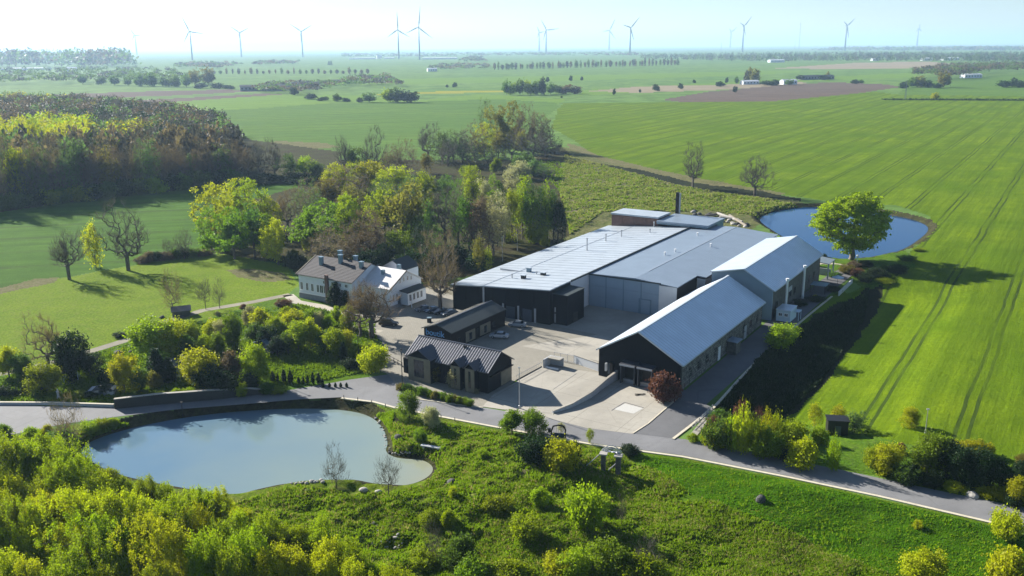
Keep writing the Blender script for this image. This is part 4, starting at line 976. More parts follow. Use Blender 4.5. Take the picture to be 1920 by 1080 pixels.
# --- single trees one can name
T('big', 'lime', 1596, 487, 346, 182, 'huge round lime-green tree alone on the lake shore', var=0)
T('oak', 'grey', 1299, 352, 273, 52, 'left of two bare oaks on the far edge of the green field')
T('oak', 'grey', 1415, 368, 290, 68, 'right of two bare oaks above the lake')
T('oak', 'grey', 130, 524, 421, 82, 'bare crooked tree standing leftmost on the paddock edge')
T('sapling', 'yellow', 180, 503, 412, 32, 'slender yellow-topped tree between the two bare paddock trees', name='slim_tree')
T('oak', 'grey', 241, 507, 386, 92, 'tall bare twin-stemmed tree right of the yellow-topped one')
T('baresap', 'grey', 346, 486, 428, 36, 'thin bare tree in the hedge right of the tall bare tree')
T('baresap', 'grey', 316, 482, 445, 24, 'small bare sapling in the hedge left of the thin bare tree')
T('oak', 'brown', 826, 580, 445, 100, 'bare brown tree on a tall trunk beside the parked cars')
T('oak', 'brown', 697, 634, 512, 122, 'spreading bare tree with forked trunk at the edge of the forecourt')
T('poplarbare', 'brown', 676, 632, 530, 60, 'bare tree immediately left of the forked forecourt tree')
T('spruce', 'dark', 630, 572, 528, 36, 'dark conical spruce before the white manor wall')
T('spruce', 'dark', 650, 574, 543, 26, 'smaller dark spruce to the right of the manor spruce')
T('young', 'lime', 1464, 652, 606, 66, 'lime-green round tree alone on the shaded bank beside the cabin')
T('young', 'green', 768, 784, 734, 40, 'bright green young tree on the pond side of the road')
T('young', 'pale', 808, 800, 762, 40, 'pale loose young tree right of the bright green one by the road')
T('young', 'green', 960, 812, 766, 52, 'left of the paired green trees below the concrete ramp')
T('young', 'green', 999, 814, 768, 50, 'right of the paired green trees below the concrete ramp')
T('sapling', 'lime', 1106, 832, 803, 14, 'tiny green sapling on the verge below the apron')
T('sapling', 'pale', 1052, 812, 792, 14, 'tiny pale sapling behind the black metal arch')
T('bush', 'yellow', 1048, 880, 828, 58, 'yellow-green round bush left of the stone gate')
T('bush', 'dark', 1003, 868, 820, 54, 'dark green bush left of the yellow round bush')
T('bush', 'dark', 1078, 872, 828, 30, 'dark bush right behind the yellow round bush')
T('baresap', 'grey', 631, 918, 843, 50, 'leafless sapling on the near pond shore, left of the pair')
T('baresap', 'grey', 729, 932, 851, 48, 'leafless sapling on the near pond shore, right of the pair')
T('bush', 'red', 1240, 752, 699, 60, 'large copper-red shrub beside the loading docks')
T('spruce', 'dark', 644, 678, 640, 20, 'narrow black conifer left of the forecourt hedge', name='conifer')
T('bush', 'yellow', 703, 698, 648, 46, 'rounded yellow-green shrub at the curve of the drive')
T('baresap', 'brown', 325, 590, 512, 44, 'bare brown sapling behind the small hut on the paddock')
T('baresap', 'grey', 386, 580, 518, 30, 'bare sapling beside the dirt track, left of two')
T('baresap', 'grey', 412, 578, 525, 26, 'bare sapling beside the dirt track, right of two')
T('oak', 'teal', 1020, 335, 304, 40, 'bent half-dead tree with dark shadow on the rough grassland')
T('young', 'green', 1255, 0+0+760, 744, 1, 'small green tuft at the foot of the copper-red shrub', name='shrub') if False else None
T('young', 'green', 930, 326, 294, 26, 'small round green tree below the dark copse')
# --- left of the garden
T('oak', 'brown', 92, 690, 586, 84, 'tall purple-brown budding tree at the left of the garden')
T('young', 'dark', 136, 712, 622, 74, 'dark leaning evergreen behind the garden gazebo', name='evergreen_tree')
T('young', 'dark', 168, 700, 660, 50, 'low dark evergreen right of the leaning one', name='evergreen_tree')
T('young', 'yellow', 18, 708, 646, 52, 'yellow-topped bush tree at the far left edge')
T('young', 'mid', 45, 712, 662, 44, 'grey-green tree beside the yellow-topped bush tree at far left')
T('young', 'lime', 88, 735, 682, 64, 'loose lime-green tree left of the gazebo')
T('young', 'dark', 68, 735, 700, 30, 'dark low tree between the lime-green tree and the left edge')
T('young', 'yellow', 235, 738, 664, 56, 'tall yellow-green tree above the left end of the retaining wall')
T('young', 'mid', 262, 735, 690, 40, 'grey-green bush tree right of the tall yellow-green one')
T('spruce', 'dark', 296, 712, 652, 46, 'black spruce behind the garden hut')
T('spruce', 'dark', 318, 718, 668, 34, 'smaller black spruce touching the garden hut')
T('young', 'lime', 285, 672, 598, 92, 'big lime-green double tree behind the black spruces')
T('young', 'yellow', 322, 668, 596, 66, 'yellow-crowned tree right of the big double tree')
T('bush', 'bronze', 289, 724, 696, 30, 'small bronze ball-shaped shrub above the retaining wall')
T('young', 'yellow', 376, 724, 652, 80, 'broad yellow-topped tree in the middle of the garden front')
T('young', 'brown', 436, 722, 654, 54, 'brown-green tree right of the broad yellow-topped one')
T('young', 'lime', 482, 722, 643, 60, 'tall lime-green tree left of the small conifers')
T('young', 'dark', 400, 728, 685, 90, 'dark shrub mass under the yellow-topped tree', name='shrub')
T('spike', 'green', 590, 712, 688, 8, 'slim sapling amid the small conifers', name='sapling') if False else None
ROW([('thuja', 'dark', x, 716+(x-510)*.05, 716+(x-510)*.05-h, w_) for x, h, w_ in ((512, 20, 12), (521, 16, 7), (533, 24, 12), (545, 23, 13), (560, 12, 8), (569, 13, 7), (577, 17, 7), (587, 22, 9), (598, 21, 11), (605, 12, 7))], 'in the small conifer line', 'small conifers along the lawn edge')
ROW([('thuja', 'dark', x, 726, 726-9, 7) for x in (606, 618, 629, 639, 650)], 'of the clipped row on the pavement', 'clipped shrubs at the paved corner')
# garden thicket
ROW([('young', c, x, b, t, w_) for c, x, b, t, w_ in (('lime', 360, 650, 602, 44), ('yellow', 400, 640, 598, 40), ('pale', 420, 648, 600, 34), ('green', 440, 652, 588, 36), ('yellow', 490, 625, 574, 52), ('pale', 470, 610, 572, 30), ('lime', 520, 640, 590, 54), ('mid', 480, 645, 603, 50), ('yellow', 555, 630, 582, 50), ('lime', 540, 615, 572, 40), ('green', 585, 630, 578, 34), ('pale', 600, 632, 584, 30), ('green', 616, 634, 588, 26), ('mid', 606, 612, 578, 26), ('lime', 632, 610, 572, 26), ('lime', 655, 618, 574, 30))], 'in the garden thicket back row', 'trees of the garden thicket')
ROW([('young', c, x, b, t, w_) for c, x, b, t, w_ in (('mid', 350, 668, 630, 34), ('lime', 384, 672, 626, 28), ('green', 410, 668, 622, 30), ('dark', 500, 655, 610, 44), ('lime', 560, 660, 604, 52), ('yellow', 584, 655, 592, 44), ('mid', 610, 662, 616, 36), ('lime', 630, 668, 614, 48), ('yellow', 648, 660, 618, 36), ('mid', 540, 662, 622, 44), ('dark', 520, 668, 628, 40))], 'in the garden thicket front row', 'trees of the garden thicket')
ROW([('bush', c, x, b, b-h, w_) for c, x, b, h, w_ in (('dark', 5, 742, 18, 26), ('dark', 28, 740, 12, 14), ('dark', 48, 738, 14, 18), ('mid', 66, 745, 12, 14), ('lime', 150, 742, 10, 30), ('dark', 170, 744, 10, 26), ('dark', 196, 740, 22, 20), ('dark', 205, 722, 24, 34), ('lime', 330, 742, 12, 18), ('lime', 352, 744, 16, 20), ('dark', 430, 738, 36, 44), ('lime', 455, 742, 22, 22), ('dark', 470, 732, 30, 34), ('mid', 500, 738, 18, 30), ('lime', 520, 736, 12, 30), ('mid', 245, 748, 10, 22), ('lime', 300, 744, 8, 26), ('dark', 350, 700, 24, 40))], 'among shrubs behind the retaining wall', 'low shrubs of the garden front')
ROW([('bush', c, x, b, b-h, w_) for c, x, b, h, w_ in (('pale', 408, 592, 9, 9), ('pale', 430, 596, 8, 10), ('pale', 396, 602, 7, 8), ('red', 457, 578, 8, 12), ('red', 530, 576, 14, 26), ('lime', 400, 662, 12, 50), ('pale', 432, 642, 7, 10), ('dark', 226, 632, 9, 20), ('green', 350, 655, 10, 36), ('lime', 690, 660, 18, 30), ('mid', 700, 675, 22, 34), ('dark', 662, 690, 20, 36), ('lime', 672, 668, 20, 30))], 'of the shrubs dotted over the garden', 'small shrubs in the garden')

# --- grove behind the manor
ROW([(k, c, x, b, t, w_) for k, c, x, b, t, w_ in (('round', 'yellow', 440, 430, 347, 78), ('round', 'yellow', 405, 462, 372, 62), ('round', 'lime', 470, 440, 360, 60), ('loose', 'yellow', 506, 440, 366, 50), ('oak', 'brown', 540, 432, 352, 70), ('budding', 'teal', 575, 420, 350, 60), ('loose', 'bronze', 615, 400, 330, 60), ('round', 'yellow', 628, 380, 305, 50), ('round', 'yellow', 700, 360, 300, 68), ('budding', 'brown', 650, 390, 325, 90), ('loose', 'lime', 668, 360, 300, 60), ('loose', 'yellow', 745, 370, 306, 66), ('loose', 'bronze', 660, 410, 345, 60), ('loose', 'lime', 800, 392, 315, 42), ('loose', 'teal', 835, 392, 322, 40), ('slim', 'lime', 884, 400, 313, 38), ('loose', 'pale', 905, 392, 330, 46), ('round', 'green', 938, 400, 333, 36), ('slim', 'pale', 960, 398, 318, 36), ('budding', 'brown', 590, 400, 345, 70), ('budding', 'mid', 720, 400, 335, 60), ('budding', 'teal', 770, 390, 330, 56))], 'in the back row of the manor grove', 'back row of the grove')
ROW([(k, c, x, b, t, w_) for k, c, x, b, t, w_ in (('round', 'green', 398, 478, 410, 48), ('round', 'green', 440, 486, 392, 70), ('round', 'mid', 478, 482, 385, 64), ('round', 'green', 500, 475, 398, 50), ('round', 'yellow', 522, 497, 408, 54), ('young', 'yellow', 577, 470, 427, 24), ('round', 'green', 585, 470, 378, 84), ('round', 'lime', 650, 465, 362, 56), ('loose', 'bronze', 760, 470, 334, 92), ('loose', 'lime', 722, 462, 345, 70), ('budding', 'brown', 700, 492, 392, 76), ('budding', 'brown', 628, 500, 432, 84), ('round', 'mid', 620, 450, 385, 60), ('loose', 'mid', 800, 462, 370, 60), ('poplarbare', 'grey', 836, 478, 345, 56), ('budding', 'mid', 860, 470, 335, 50), ('slim', 'mid', 880, 480, 352, 44), ('slim', 'brown', 898, 486, 350, 42), ('slim', 'pale', 925, 480, 372, 40), ('budding', 'brown', 675, 470, 415, 60), ('loose', 'mid', 780, 480, 400, 56), ('round', 'green', 745, 500, 432, 62), ('round', 'dark', 718, 505, 455, 46), ('budding', 'dark', 790, 500, 420, 56), ('budding', 'brown', 665, 498, 438, 60))], 'in the front row of the manor grove', 'front row of the grove')
ROW([('slim', c, x, b, t, w_) for c, x, b, t, w_ in (('pale', 946, 455, 372, 30), ('lime', 960, 452, 338, 32), ('lime', 980, 448, 333, 34), ('mid', 992, 452, 345, 26), ('green', 1003, 454, 348, 30), ('mid', 1016, 452, 352, 26), ('lime', 1026, 452, 350, 26), ('mid', 1038, 454, 358, 26), ('dark', 1046, 456, 362, 28), ('bronze', 915, 470, 380, 34), ('bronze', 932, 462, 395, 34), ('mid', 970, 440, 360, 30), ('dark', 1055, 455, 372, 18))], 'in the slim row behind the warehouse', 'slim trees behind the warehouse')
ROW([('bush', c, x, b, t, w_) for c, x, b, t, w_ in (('lime', 1003, 455, 420, 36), ('green', 945, 448, 434, 30), ('lime', 1020, 462, 446, 18), ('dark', 560, 500, 478, 40), ('dark', 690, 510, 470, 60), ('dark', 800, 520, 470, 60), ('dark', 850, 500, 460, 60), ('dark', 895, 505, 470, 50), ('dark', 760, 520, 480, 50), ('mid', 548, 488, 470, 20))], 'in the undergrowth below the grove', 'undergrowth below the grove')
ROW([('sapling', c, x, b, t, w_) for c, x, b, t, w_ in (('bronze', 898, 512, 448, 22), ('lime', 915, 510, 462, 18))], 'of the pair beside the warehouse roof', 'thin young trees by the warehouse')
# hedge along the paddock
ROW([('bush', random.Random(i).choice(['dark', 'brown', 'mid', 'brown']), 268+i*13, 492-i*1.4, 492-i*1.4-12-(i*7 % 9), 26) for i in range(10)], 'in the hedge along the paddock edge', 'hedge shrubs along the paddock')
# --- tree band beyond the grove
ROW([(k, c, x, b, t, w_) for k, c, x, b, t, w_ in (('oak', 'grey', 488, 337, 262, 34), ('oak', 'grey', 516, 337, 258, 40), ('loose', 'teal', 545, 338, 285, 40), ('loose', 'lime', 572, 338, 288, 40), ('loose', 'teal', 595, 340, 300, 36), ('oak', 'grey', 648, 330, 248, 42), ('loose', 'teal', 668, 330, 270, 40), ('oak', 'grey', 702, 332, 245, 46), ('budding', 'brown', 735, 328, 272, 40), ('budding', 'brown', 762, 328, 272, 44), ('loose', 'bronze', 800, 325, 285, 26), ('oak', 'grey', 803, 300, 228, 56), ('loose', 'teal', 830, 305, 244, 40), ('budding', 'teal', 850, 305, 245, 44), ('loose', 'green', 722, 318, 290, 24))], 'in the tree band beyond the grove', 'trees of the band beyond the grove')
ROW([(k, c, x, b, t, w_) for k, c, x, b, t, w_ in (('budding', 'grey', 868, 305, 246, 46), ('budding', 'brown', 890, 300, 240, 44), ('budding', 'teal', 912, 270, 200, 34), ('round', 'bronze', 938, 285, 206, 48), ('round', 'bronze', 962, 278, 210, 44), ('budding', 'brown', 985, 282, 209, 44), ('budding', 'brown', 1004, 284, 212, 46), ('budding', 'brown', 1020, 285, 222, 36), ('round', 'yellow', 908, 295, 245, 36), ('loose', 'bronze', 935, 300, 246, 34), ('budding', 'grey', 840, 312, 262, 46), ('budding', 'grey', 960, 300, 250, 50), ('loose', 'bronze', 978, 296, 240, 26), ('budding', 'grey', 1000, 298, 255, 50), ('budding', 'grey', 1022, 295, 252, 44), ('budding', 'dark', 880, 314, 268, 50), ('budding', 'dark', 915, 314, 272, 50), ('budding', 'dark', 1040, 288, 262, 34))], 'in the copse at the field corner', 'trees of the copse at the field corner')
ROW([('bush', c, x, b, t, w_) for c, x, b, t, w_ in (('lime', 875, 330, 312, 26), ('pale', 975, 335, 305, 40), ('teal', 1000, 330, 300, 40), ('teal', 985, 320, 290, 36), ('dark', 500, 342, 325, 60), ('dark', 560, 342, 326, 70), ('pale', 960, 340, 320, 30))], 'in the scrub round the rough grassland', 'scrub around the rough grassland')
# --- the forest on the left: front edge singly, then crowns behind
FOREST = world_poly([(-60, 398), (120, 372), (300, 348), (440, 336), (440, 285), (430, 266), (420, 250), (330, 232), (210, 214), (100, 206), (-60, 203)])
fr = random.Random(77); cand = []
for i in range(44):
    px = -20+i*11.3; by = 392-i*1.32+fr.uniform(-5, 3)
    k, c = fr.choice([('poplarbare', 'brown'), ('poplarbare', 'brown'), ('oak', 'brown'), ('budding', 'teal'), ('budding', 'brown'), ('slim', 'bronze'), ('slim', 'teal'), ('poplarbare', 'grey')])
    if i in (5, 6): k, c = 'loose', 'yellow'
    T(k, c, px, by, 276-(i*.15)+fr.uniform(-8, 10), fr.uniform(28, 42), f'{CNAME[c]} tree, {ORD[i]} from left along the front of the wood', 'front edge of the left wood')
ROW([('bush', c, 8+i*28, 394-i*3.3, 366-i*3.3, 44) for i, c in enumerate(['mid', 'teal', 'dark', 'lime', 'mid', 'lime', 'dark', 'teal', 'dark', 'mid', 'lime', 'dark', 'mid', 'teal', 'dark', 'mid'])], 'in the undergrowth before the left wood', 'undergrowth of the left wood')
pts = []
xmin, ymin = FOREST.min(0); xmax, ymax = FOREST.max(0)
while len(pts) < 1500:
    q = np.array([fr.uniform(xmin, xmax), fr.uniform(ymin, ymax)])
    if not inside(FOREST, np.array([q[0]]), np.array([q[1]]))[0]: continue
    if pts and min((q[0]-a[0])**2+(q[1]-a[1])**2 for a in pts[-260:]) < 30: continue
    pts.append(q)
pts.sort(key=lambda q: q[1])
def crowncol(q):
    n = float(vnoise(np.array([q[0]]), np.array([q[1]]), 60)[0]); a = proj(q[0], q[1], 18)
    if a[0] < 170 and 215 < a[1] < 262 and n > -.25: return fr.choice(['yellow', 'yellow', 'lime'])
    if n > .28: return fr.choice(['bronze', 'yellow', 'teal'])
    return fr.choice(['brown', 'grey', 'grey', 'grey', 'teal', 'dark', 'brown'])
for q in pts[:170]:
    c = crowncol(q)
    tree(fr.choice(['budding', 'far']) if c not in ('yellow', 'lime') else 'round', c, q[0], q[1], 0, fr.uniform(17, 23), fr.uniform(10, 14), f'{CNAME[c]} crown inside the wood at the left', 'crowns inside the left wood')
def mass(name, P, cols, seed, label, cat, nl=90, hr=(17, 24), wr=(5, 7.5), ls=1.1, ground=True):
    """a far wood that reads as one mass: every crown its own lump of leaves, joined by colour"""
    g = np.random.default_rng(seed); by = {}
    for q in P: by.setdefault(cols(q), []).append(q)
    root = None
    for c, L in by.items():
        L = np.array(L); n = len(L); H = g.uniform(*hr, n); W_ = g.uniform(*wr, n)
        d = g.normal(size=(n, nl, 3)); d /= np.linalg.norm(d, axis=2, keepdims=True); d[..., 2] = np.abs(d[..., 2])*1.1-.25
        rad = g.uniform(.55, 1, (n, nl, 1))
        C = np.concatenate([np.broadcast_to(L[:, None, :2], (n, nl, 2)), (H*(.62 if hr[1] < 30 else .3))[:, None, None]*np.ones((n, nl, 1))], 2)+d*rad*np.stack([W_, W_, H*(.38 if hr[1] < 30 else .7)], 1)[:, None, :]
        a, b = leaves(C.reshape(-1, 3), ls, seed+5, elong=1.3)
        if root is None: root = link(name, mesh_np(name, a, b, LEAF[c]), label=label, cat=cat, kind='stuff')
        else: link('crown', mesh_np('crown', a, b, LEAF[c]), root, kind='stuff')
    return root
mass('wood', pts[170:], crowncol, 5, 'continuous mass of budding crowns filling the wood at the left', 'wood')

# --- foreground willows at the bottom left
wl = [(12, 925, 822, 80), (58, 915, 800, 84), (104, 905, 798, 72), (150, 932, 842, 70), (192, 940, 868, 62), (20, 985, 866, 92), (78, 985, 872, 90), (135, 975, 862, 84), (182, 985, 884, 80), (236, 960, 893, 56), (282, 968, 890, 54), (316, 975, 905, 52), (352, 985, 910, 54), (390, 992, 909, 56), (418, 992, 912, 48), (30, 1045, 925, 96), (100, 1040, 915, 90), (165, 1035, 918, 86), (222, 1045, 926, 80), (268, 1040, 930, 80), (318, 1050, 935, 84), (372, 1060, 945, 86), (428, 1065, 945, 90), (458, 1010, 938, 46), (500, 1055, 960, 80), (545, 1060, 968, 72), (592, 1070, 962, 76), (476, 1120, 985, 100), (540, 1130, 1000, 96), (605, 1130, 1005, 96), (656, 1120, 1010, 76), (710, 1120, 1034, 70), (77, 1065, 962, 74), (158, 1080, 992, 54), (214, 1085, 976, 92), (250, 1100, 1010, 70), (8, 1150, 1034, 110), (70, 1160, 1046, 100), (135, 1160, 1048, 100), (196, 1165, 1062, 90), (330, 1120, 990, 90), (392, 1130, 1000, 90), (300, 1165, 1060, 80), (440, 1150, 1030, 90), (670, 1160, 1050, 90), (750, 1170, 1062, 80), (-40, 950, 830, 90), (-40, 1050, 900, 90)]
wr = random.Random(9)
for i, (x, b, t, w_) in enumerate(sorted(wl)):
    c = 'yellow' if wr.random() < .25 else 'lime'
    T('willow', c, x, b, t, w_*1.12, f'{CNAME[c]} willow, {ORD[i]} from left in the foreground thicket', 'foreground willows')
T('spike', 'lime', 408, 1105, 1020, 70, 'spiky pale green tree in a gap at the bottom of the picture', name='young_tree')
T('baresap', 'brown', 132, 845, 752, 66, 'sparse budding tree on the bank between road and pond')
ROW([('bush', c, x, b, t, w_) for c, x, b, t, w_ in (('lime', 165, 815, 790, 34), ('lime', 190, 805, 785, 26), ('mid', 118, 835, 805, 44), ('yellow', 90, 815, 796, 20), ('lime', 212, 800, 784, 24), ('green', 8, 815, 795, 26), ('lime', 60, 822, 800, 30))], 'on the bank left of the pond', 'bushes on the pond bank')
# --- hedge right of the junction
ROW([(k, c, x, b, t, w_) for k, c, x, b, t, w_ in (('spike', 'lime', 1332, 836, 800, 50), ('bush', 'mid', 1352, 840, 784, 56), ('spike', 'lime', 1372, 842, 782, 40), ('spike', 'yellow', 1392, 848, 778, 40), ('spike', 'lime', 1420, 852, 790, 40), ('spike', 'yellow', 1362, 840, 800, 32), ('bush', 'red', 1388, 795, 756, 24), ('baresap', 'red', 1422, 800, 760, 22), ('bush', 'red', 1335, 805, 782, 22), ('spike', 'lime', 1455, 840, 778, 34), ('bush', 'green', 1440, 858, 808, 54), ('spike', 'yellow', 1434, 845, 785, 30), ('bush', 'lime', 1480, 830, 796, 60), ('bush', 'yellow', 1508, 872, 822, 58), ('bush', 'mid', 1400, 795, 772, 40), ('bush', 'mid', 1350, 795, 768, 36), ('spike', 'lime', 1560, 882, 830, 26), ('bush', 'lime', 1535, 830, 800, 30), ('bush', 'dark', 1470, 860, 830, 26), ('bush', 'lime', 1300, 826, 812, 20))], 'in the hedge right of the junction', 'hedge right of the junction')
ROW([(k, c, x, b, t, w_) for k, c, x, b, t, w_ in (('sapling', 'yellow', 1526, 800, 756, 24), ('sapling', 'yellow', 1572, 795, 756, 28), ('sapling', 'teal', 1602, 808, 768, 38), ('young', 'yellow', 1662, 888, 830, 64), ('bush', 'lime', 1640, 880, 840, 44), ('young', 'yellow', 1708, 800, 764, 32), ('young', 'green', 1738, 892, 814, 74), ('young', 'dark', 1772, 895, 822, 66), ('bush', 'mid', 1695, 905, 870, 44), ('bush', 'dark', 1710, 908, 872, 40), ('young', 'dark', 1800, 910, 835, 60), ('bush', 'yellow', 1812, 848, 828, 40), ('bush', 'yellow', 1840, 852, 828, 40), ('young', 'dark', 1836, 915, 840, 60), ('young', 'dark', 1872, 920, 852, 56), ('bush', 'yellow', 1786, 918, 902, 40), ('bush', 'yellow', 1850, 928, 912, 44), ('bush', 'yellow', 1880, 934, 915, 50), ('young', 'yellow', 1906, 948, 890, 50), ('bush', 'dark', 1905, 950, 925, 30), ('young', 'dark', 1910, 905, 862, 40), ('bush', 'dark', 1750, 912, 885, 36), ('bush', 'red', 1688, 850, 832, 18), ('bush', 'lime', 1728, 880, 868, 30), ('young', 'bronze', 1915, 880, 852, 30))], 'in the hedge at the right edge', 'hedge at the right edge')
T('bush', 'yellow', 1884, 1010, 957, 56, 'yellow round bush on the near side of the road at right')
T('bush', 'yellow', 1735, 1085, 1035, 74, 'yellow bush at the bottom edge, left of the largest one')
T('bush', 'yellow', 1885, 1110, 1030, 90, 'largest yellow bush in the bottom right corner')
T('bush', 'yellow', 1722, 990, 976, 18, 'tiny yellow bush alone on the near lawn')
# meadow shrubs
ROW([(k, c, x, b, t, w_) for k, c, x, b, t, w_ in (('bush', 'lime', 1100, 992, 915, 74), ('bush', 'lime', 1010, 945, 915, 40), ('bush', 'lime', 985, 1010, 966, 60), ('bush', 'mid', 868, 1060, 1005, 60), ('bush', 'lime', 1075, 1080, 1040, 70), ('bush', 'green', 1150, 1075, 1020, 70), ('bush', 'lime', 930, 960, 932, 50), ('bush', 'lime', 1120, 950, 925, 40), ('bush', 'lime', 1210, 1090, 1040, 80), ('baresap', 'grey', 1210, 1085, 1010, 60), ('baresap', 'grey', 1165, 985, 930, 24), ('bush', 'lime', 960, 1085, 1050, 70), ('bush', 'green', 880, 1088, 1048, 60), ('bush', 'lime', 790, 1060, 1030, 50), ('baresap', 'grey', 815, 1060, 985, 40), ('bush', 'yellow', 1045, 1075, 1040, 60), ('bush', 'green', 790, 830, 806, 24), ('bush', 'lime', 805, 985, 960, 40), ('bush', 'lime', 905, 858, 842, 18), ('bush', 'lime', 840, 990, 955, 30), ('bush', 'yellow', 850, 930, 912, 16))], 'among bushes scattered over the meadow', 'bushes on the meadow')
# verge in front of the stone house
vr = random.Random(4)
ROW([('bush', vr.choice(['mid', 'bronze', 'green', 'mid']), 752+i*9.2, 731+i*2.1+vr.uniform(-1, 3), 718+i*2.1, 15) for i in range(15)], 'in the stone house planting strip', 'planting strip of the stone house')
ROW([('sapling', c, x, b, t, w_) for c, x, b, t, w_ in (('red', 779, 704, 676, 14), ('bronze', 815, 716, 684, 24), ('pale', 850, 728, 690, 24), ('pale', 892, 738, 728, 12))], 'before the stone house', 'saplings before the stone house')
# yard garden behind far shed and lake shore
ROW([('bush', c, x, b, b-h, w_) for c, x, b, h, w_ in (('bronze', 1586, 512, 16, 30), ('red', 1605, 518, 14, 22), ('dark', 1620, 528, 16, 26), ('dark', 1640, 518, 16, 40), ('mid', 1565, 520, 10, 24), ('lime', 1660, 528, 8, 30), ('dark', 1680, 512, 14, 36), ('dark', 1530, 565, 10, 30), ('lime', 1528, 558, 6, 10), ('dark', 1560, 545, 10, 26), ('dark', 1500, 572, 10, 24), ('brown', 1600, 500, 10, 26), ('dark', 1540, 482, 6, 20), ('dark', 1625, 500, 10, 26), ('mid', 1660, 508, 10, 26), ('lime', 1720, 470, 6, 20), ('mid', 1700, 488, 10, 30))], 'around the lake-side garden', 'shrubs of the lake-side garden')
# ------------------------------------------------------------------ far country
far_pts = lambda px0, px1, by0, by1, n, seed: [gp(random.Random(seed+i).uniform(px0, px1), random.Random(seed*3+i).uniform(by0, by1))[:2] for i in range(n)]
def band(name, px, n, seed, label, cols=('grey', 'teal', 'brown'), hr=(12, 20), wr=(7, 12), nl=26, ls=3.2):
    P = world_poly(px); r_ = random.Random(seed); L = []
    # sample evenly in the picture so that far rows are not thinned out
    xs = [a for a, b in px]; ys = [b for a, b in px]; PP = np.array(px, float); k = 0
    while len(L) < n and k < n*60:
        k += 1; a, b = r_.uniform(min(xs), max(xs)), r_.uniform(min(ys), max(ys))
        if inside(PP, np.array([a]), np.array([b]))[0]: L.append(gp(a, b)[:2])
    return mass(name, L, lambda q: r_.choice(cols), seed, label, 'wood', nl, hr, wr, ls)
band('distant_wood', [(1200, 112), (1400, 117), (1660, 116), (1920, 118), (1990, 118), (1990, 104), (1660, 102), (1400, 103), (1200, 106)], 1500, 1, 'long far wood on the right below the horizon', ('dark', 'grey', 'teal'), nl=26, hr=(20, 30))
band('distant_wood', [(1520, 95), (1990, 95), (1990, 91), (1600, 91.5)], 400, 2, 'dark forest ridge near the horizon at the far right', hr=(20, 40), wr=(30, 60), nl=24, ls=11)
band('distant_wood', [(1712, 150), (1800, 150), (1860, 140), (1990, 138), (1990, 126), (1840, 128), (1760, 132), (1715, 142)], 420, 3, 'middle-distance wood at the right edge behind the green field', nl=40, ls=2.2, hr=(14, 22))
band('distant_wood', [(-60, 128), (240, 128), (240, 110), (100, 107), (-60, 112)], 320, 4, 'blue wooded hill on the left horizon', hr=(60, 90), wr=(30, 60), nl=24, ls=10)
band('distant_wood', [(-60, 160), (80, 160), (260, 156), (420, 160), (300, 132), (-60, 134)], 420, 6, 'hazy parkland of trees on the far left', cols=('teal', 'grey', 'mid'), nl=36, ls=2.6, hr=(12, 20))
band('distant_wood', [(330, 130), (420, 130), (460, 122), (380, 120), (330, 124)], 120, 7, 'small blue copse beyond the parkland', nl=24, ls=4)
band('distant_wood', [(470, 125), (560, 122), (560, 118), (480, 119)], 90, 8, 'low blue copse below the fourth wind turbine', nl=24, ls=4)
band('distant_wood', [(640, 108), (800, 108), (900, 106), (1200, 106), (1200, 100), (640, 101)], 380, 9, 'hazy wooded strip across the middle distance horizon', hr=(12, 20), wr=(14, 22), nl=20, ls=6)
band('distant_wood', [(860, 118), (912, 118), (905, 108), (870, 109)], 80, 10, 'blue copse right of the long greenhouse', nl=30, ls=3.5)
band('distant_wood', [(640, 162), (760, 165), (730, 146), (680, 148), (640, 154)], 130, 12, 'hamlet trees left of centre in the distance', nl=30, ls=2.4, hr=(8, 14))
band('distant_wood', [(470, 174), (560, 178), (640, 168), (640, 160), (560, 158), (500, 164)], 110, 13, 'trees round the far farmsteads left of centre', nl=30, ls=2.2, hr=(8, 13))
band('distant_wood', [(796, 132), (915, 132), (918, 122), (830, 122)], 110, 14, 'trees round the distant white farm', nl=26, ls=2.6, hr=(8, 14))
def FT(rows, where, group):
    ROW(rows, where, group)
ROW([('far', c, x, b, t, w_) for c, x, b, t, w_ in (('lime', 728, 192, 170, 24), ('mid', 742, 192, 168, 26), ('dark', 758, 192, 171, 24), ('dark', 772, 192, 174, 24), ('teal', 692, 192, 176, 26), ('dark', 674, 192, 184, 12), ('dark', 584, 186, 176, 24), ('dark', 605, 189, 182, 20), ('mid', 632, 190, 178, 18), ('dark', 552, 178, 166, 16), ('dark', 650, 191, 184, 14))], 'in the broken field hedge left of centre', 'field hedge trees left of centre')
ROW([('far', c, x, b, t, w_) for c, x, b, t, w_ in (('mid', 950, 178, 154, 16), ('lime', 962, 178, 157, 16), ('mid', 975, 178, 152, 18), ('lime', 990, 178, 153, 18), ('mid', 1004, 178, 154, 18), ('dark', 1018, 178, 150, 14), ('mid', 1032, 177, 158, 18), ('teal', 1048, 176, 161, 20), ('brown', 1062, 176, 160, 20), ('brown', 1078, 176, 163, 20))], 'in the oblong copse at centre', 'trees of the oblong copse')
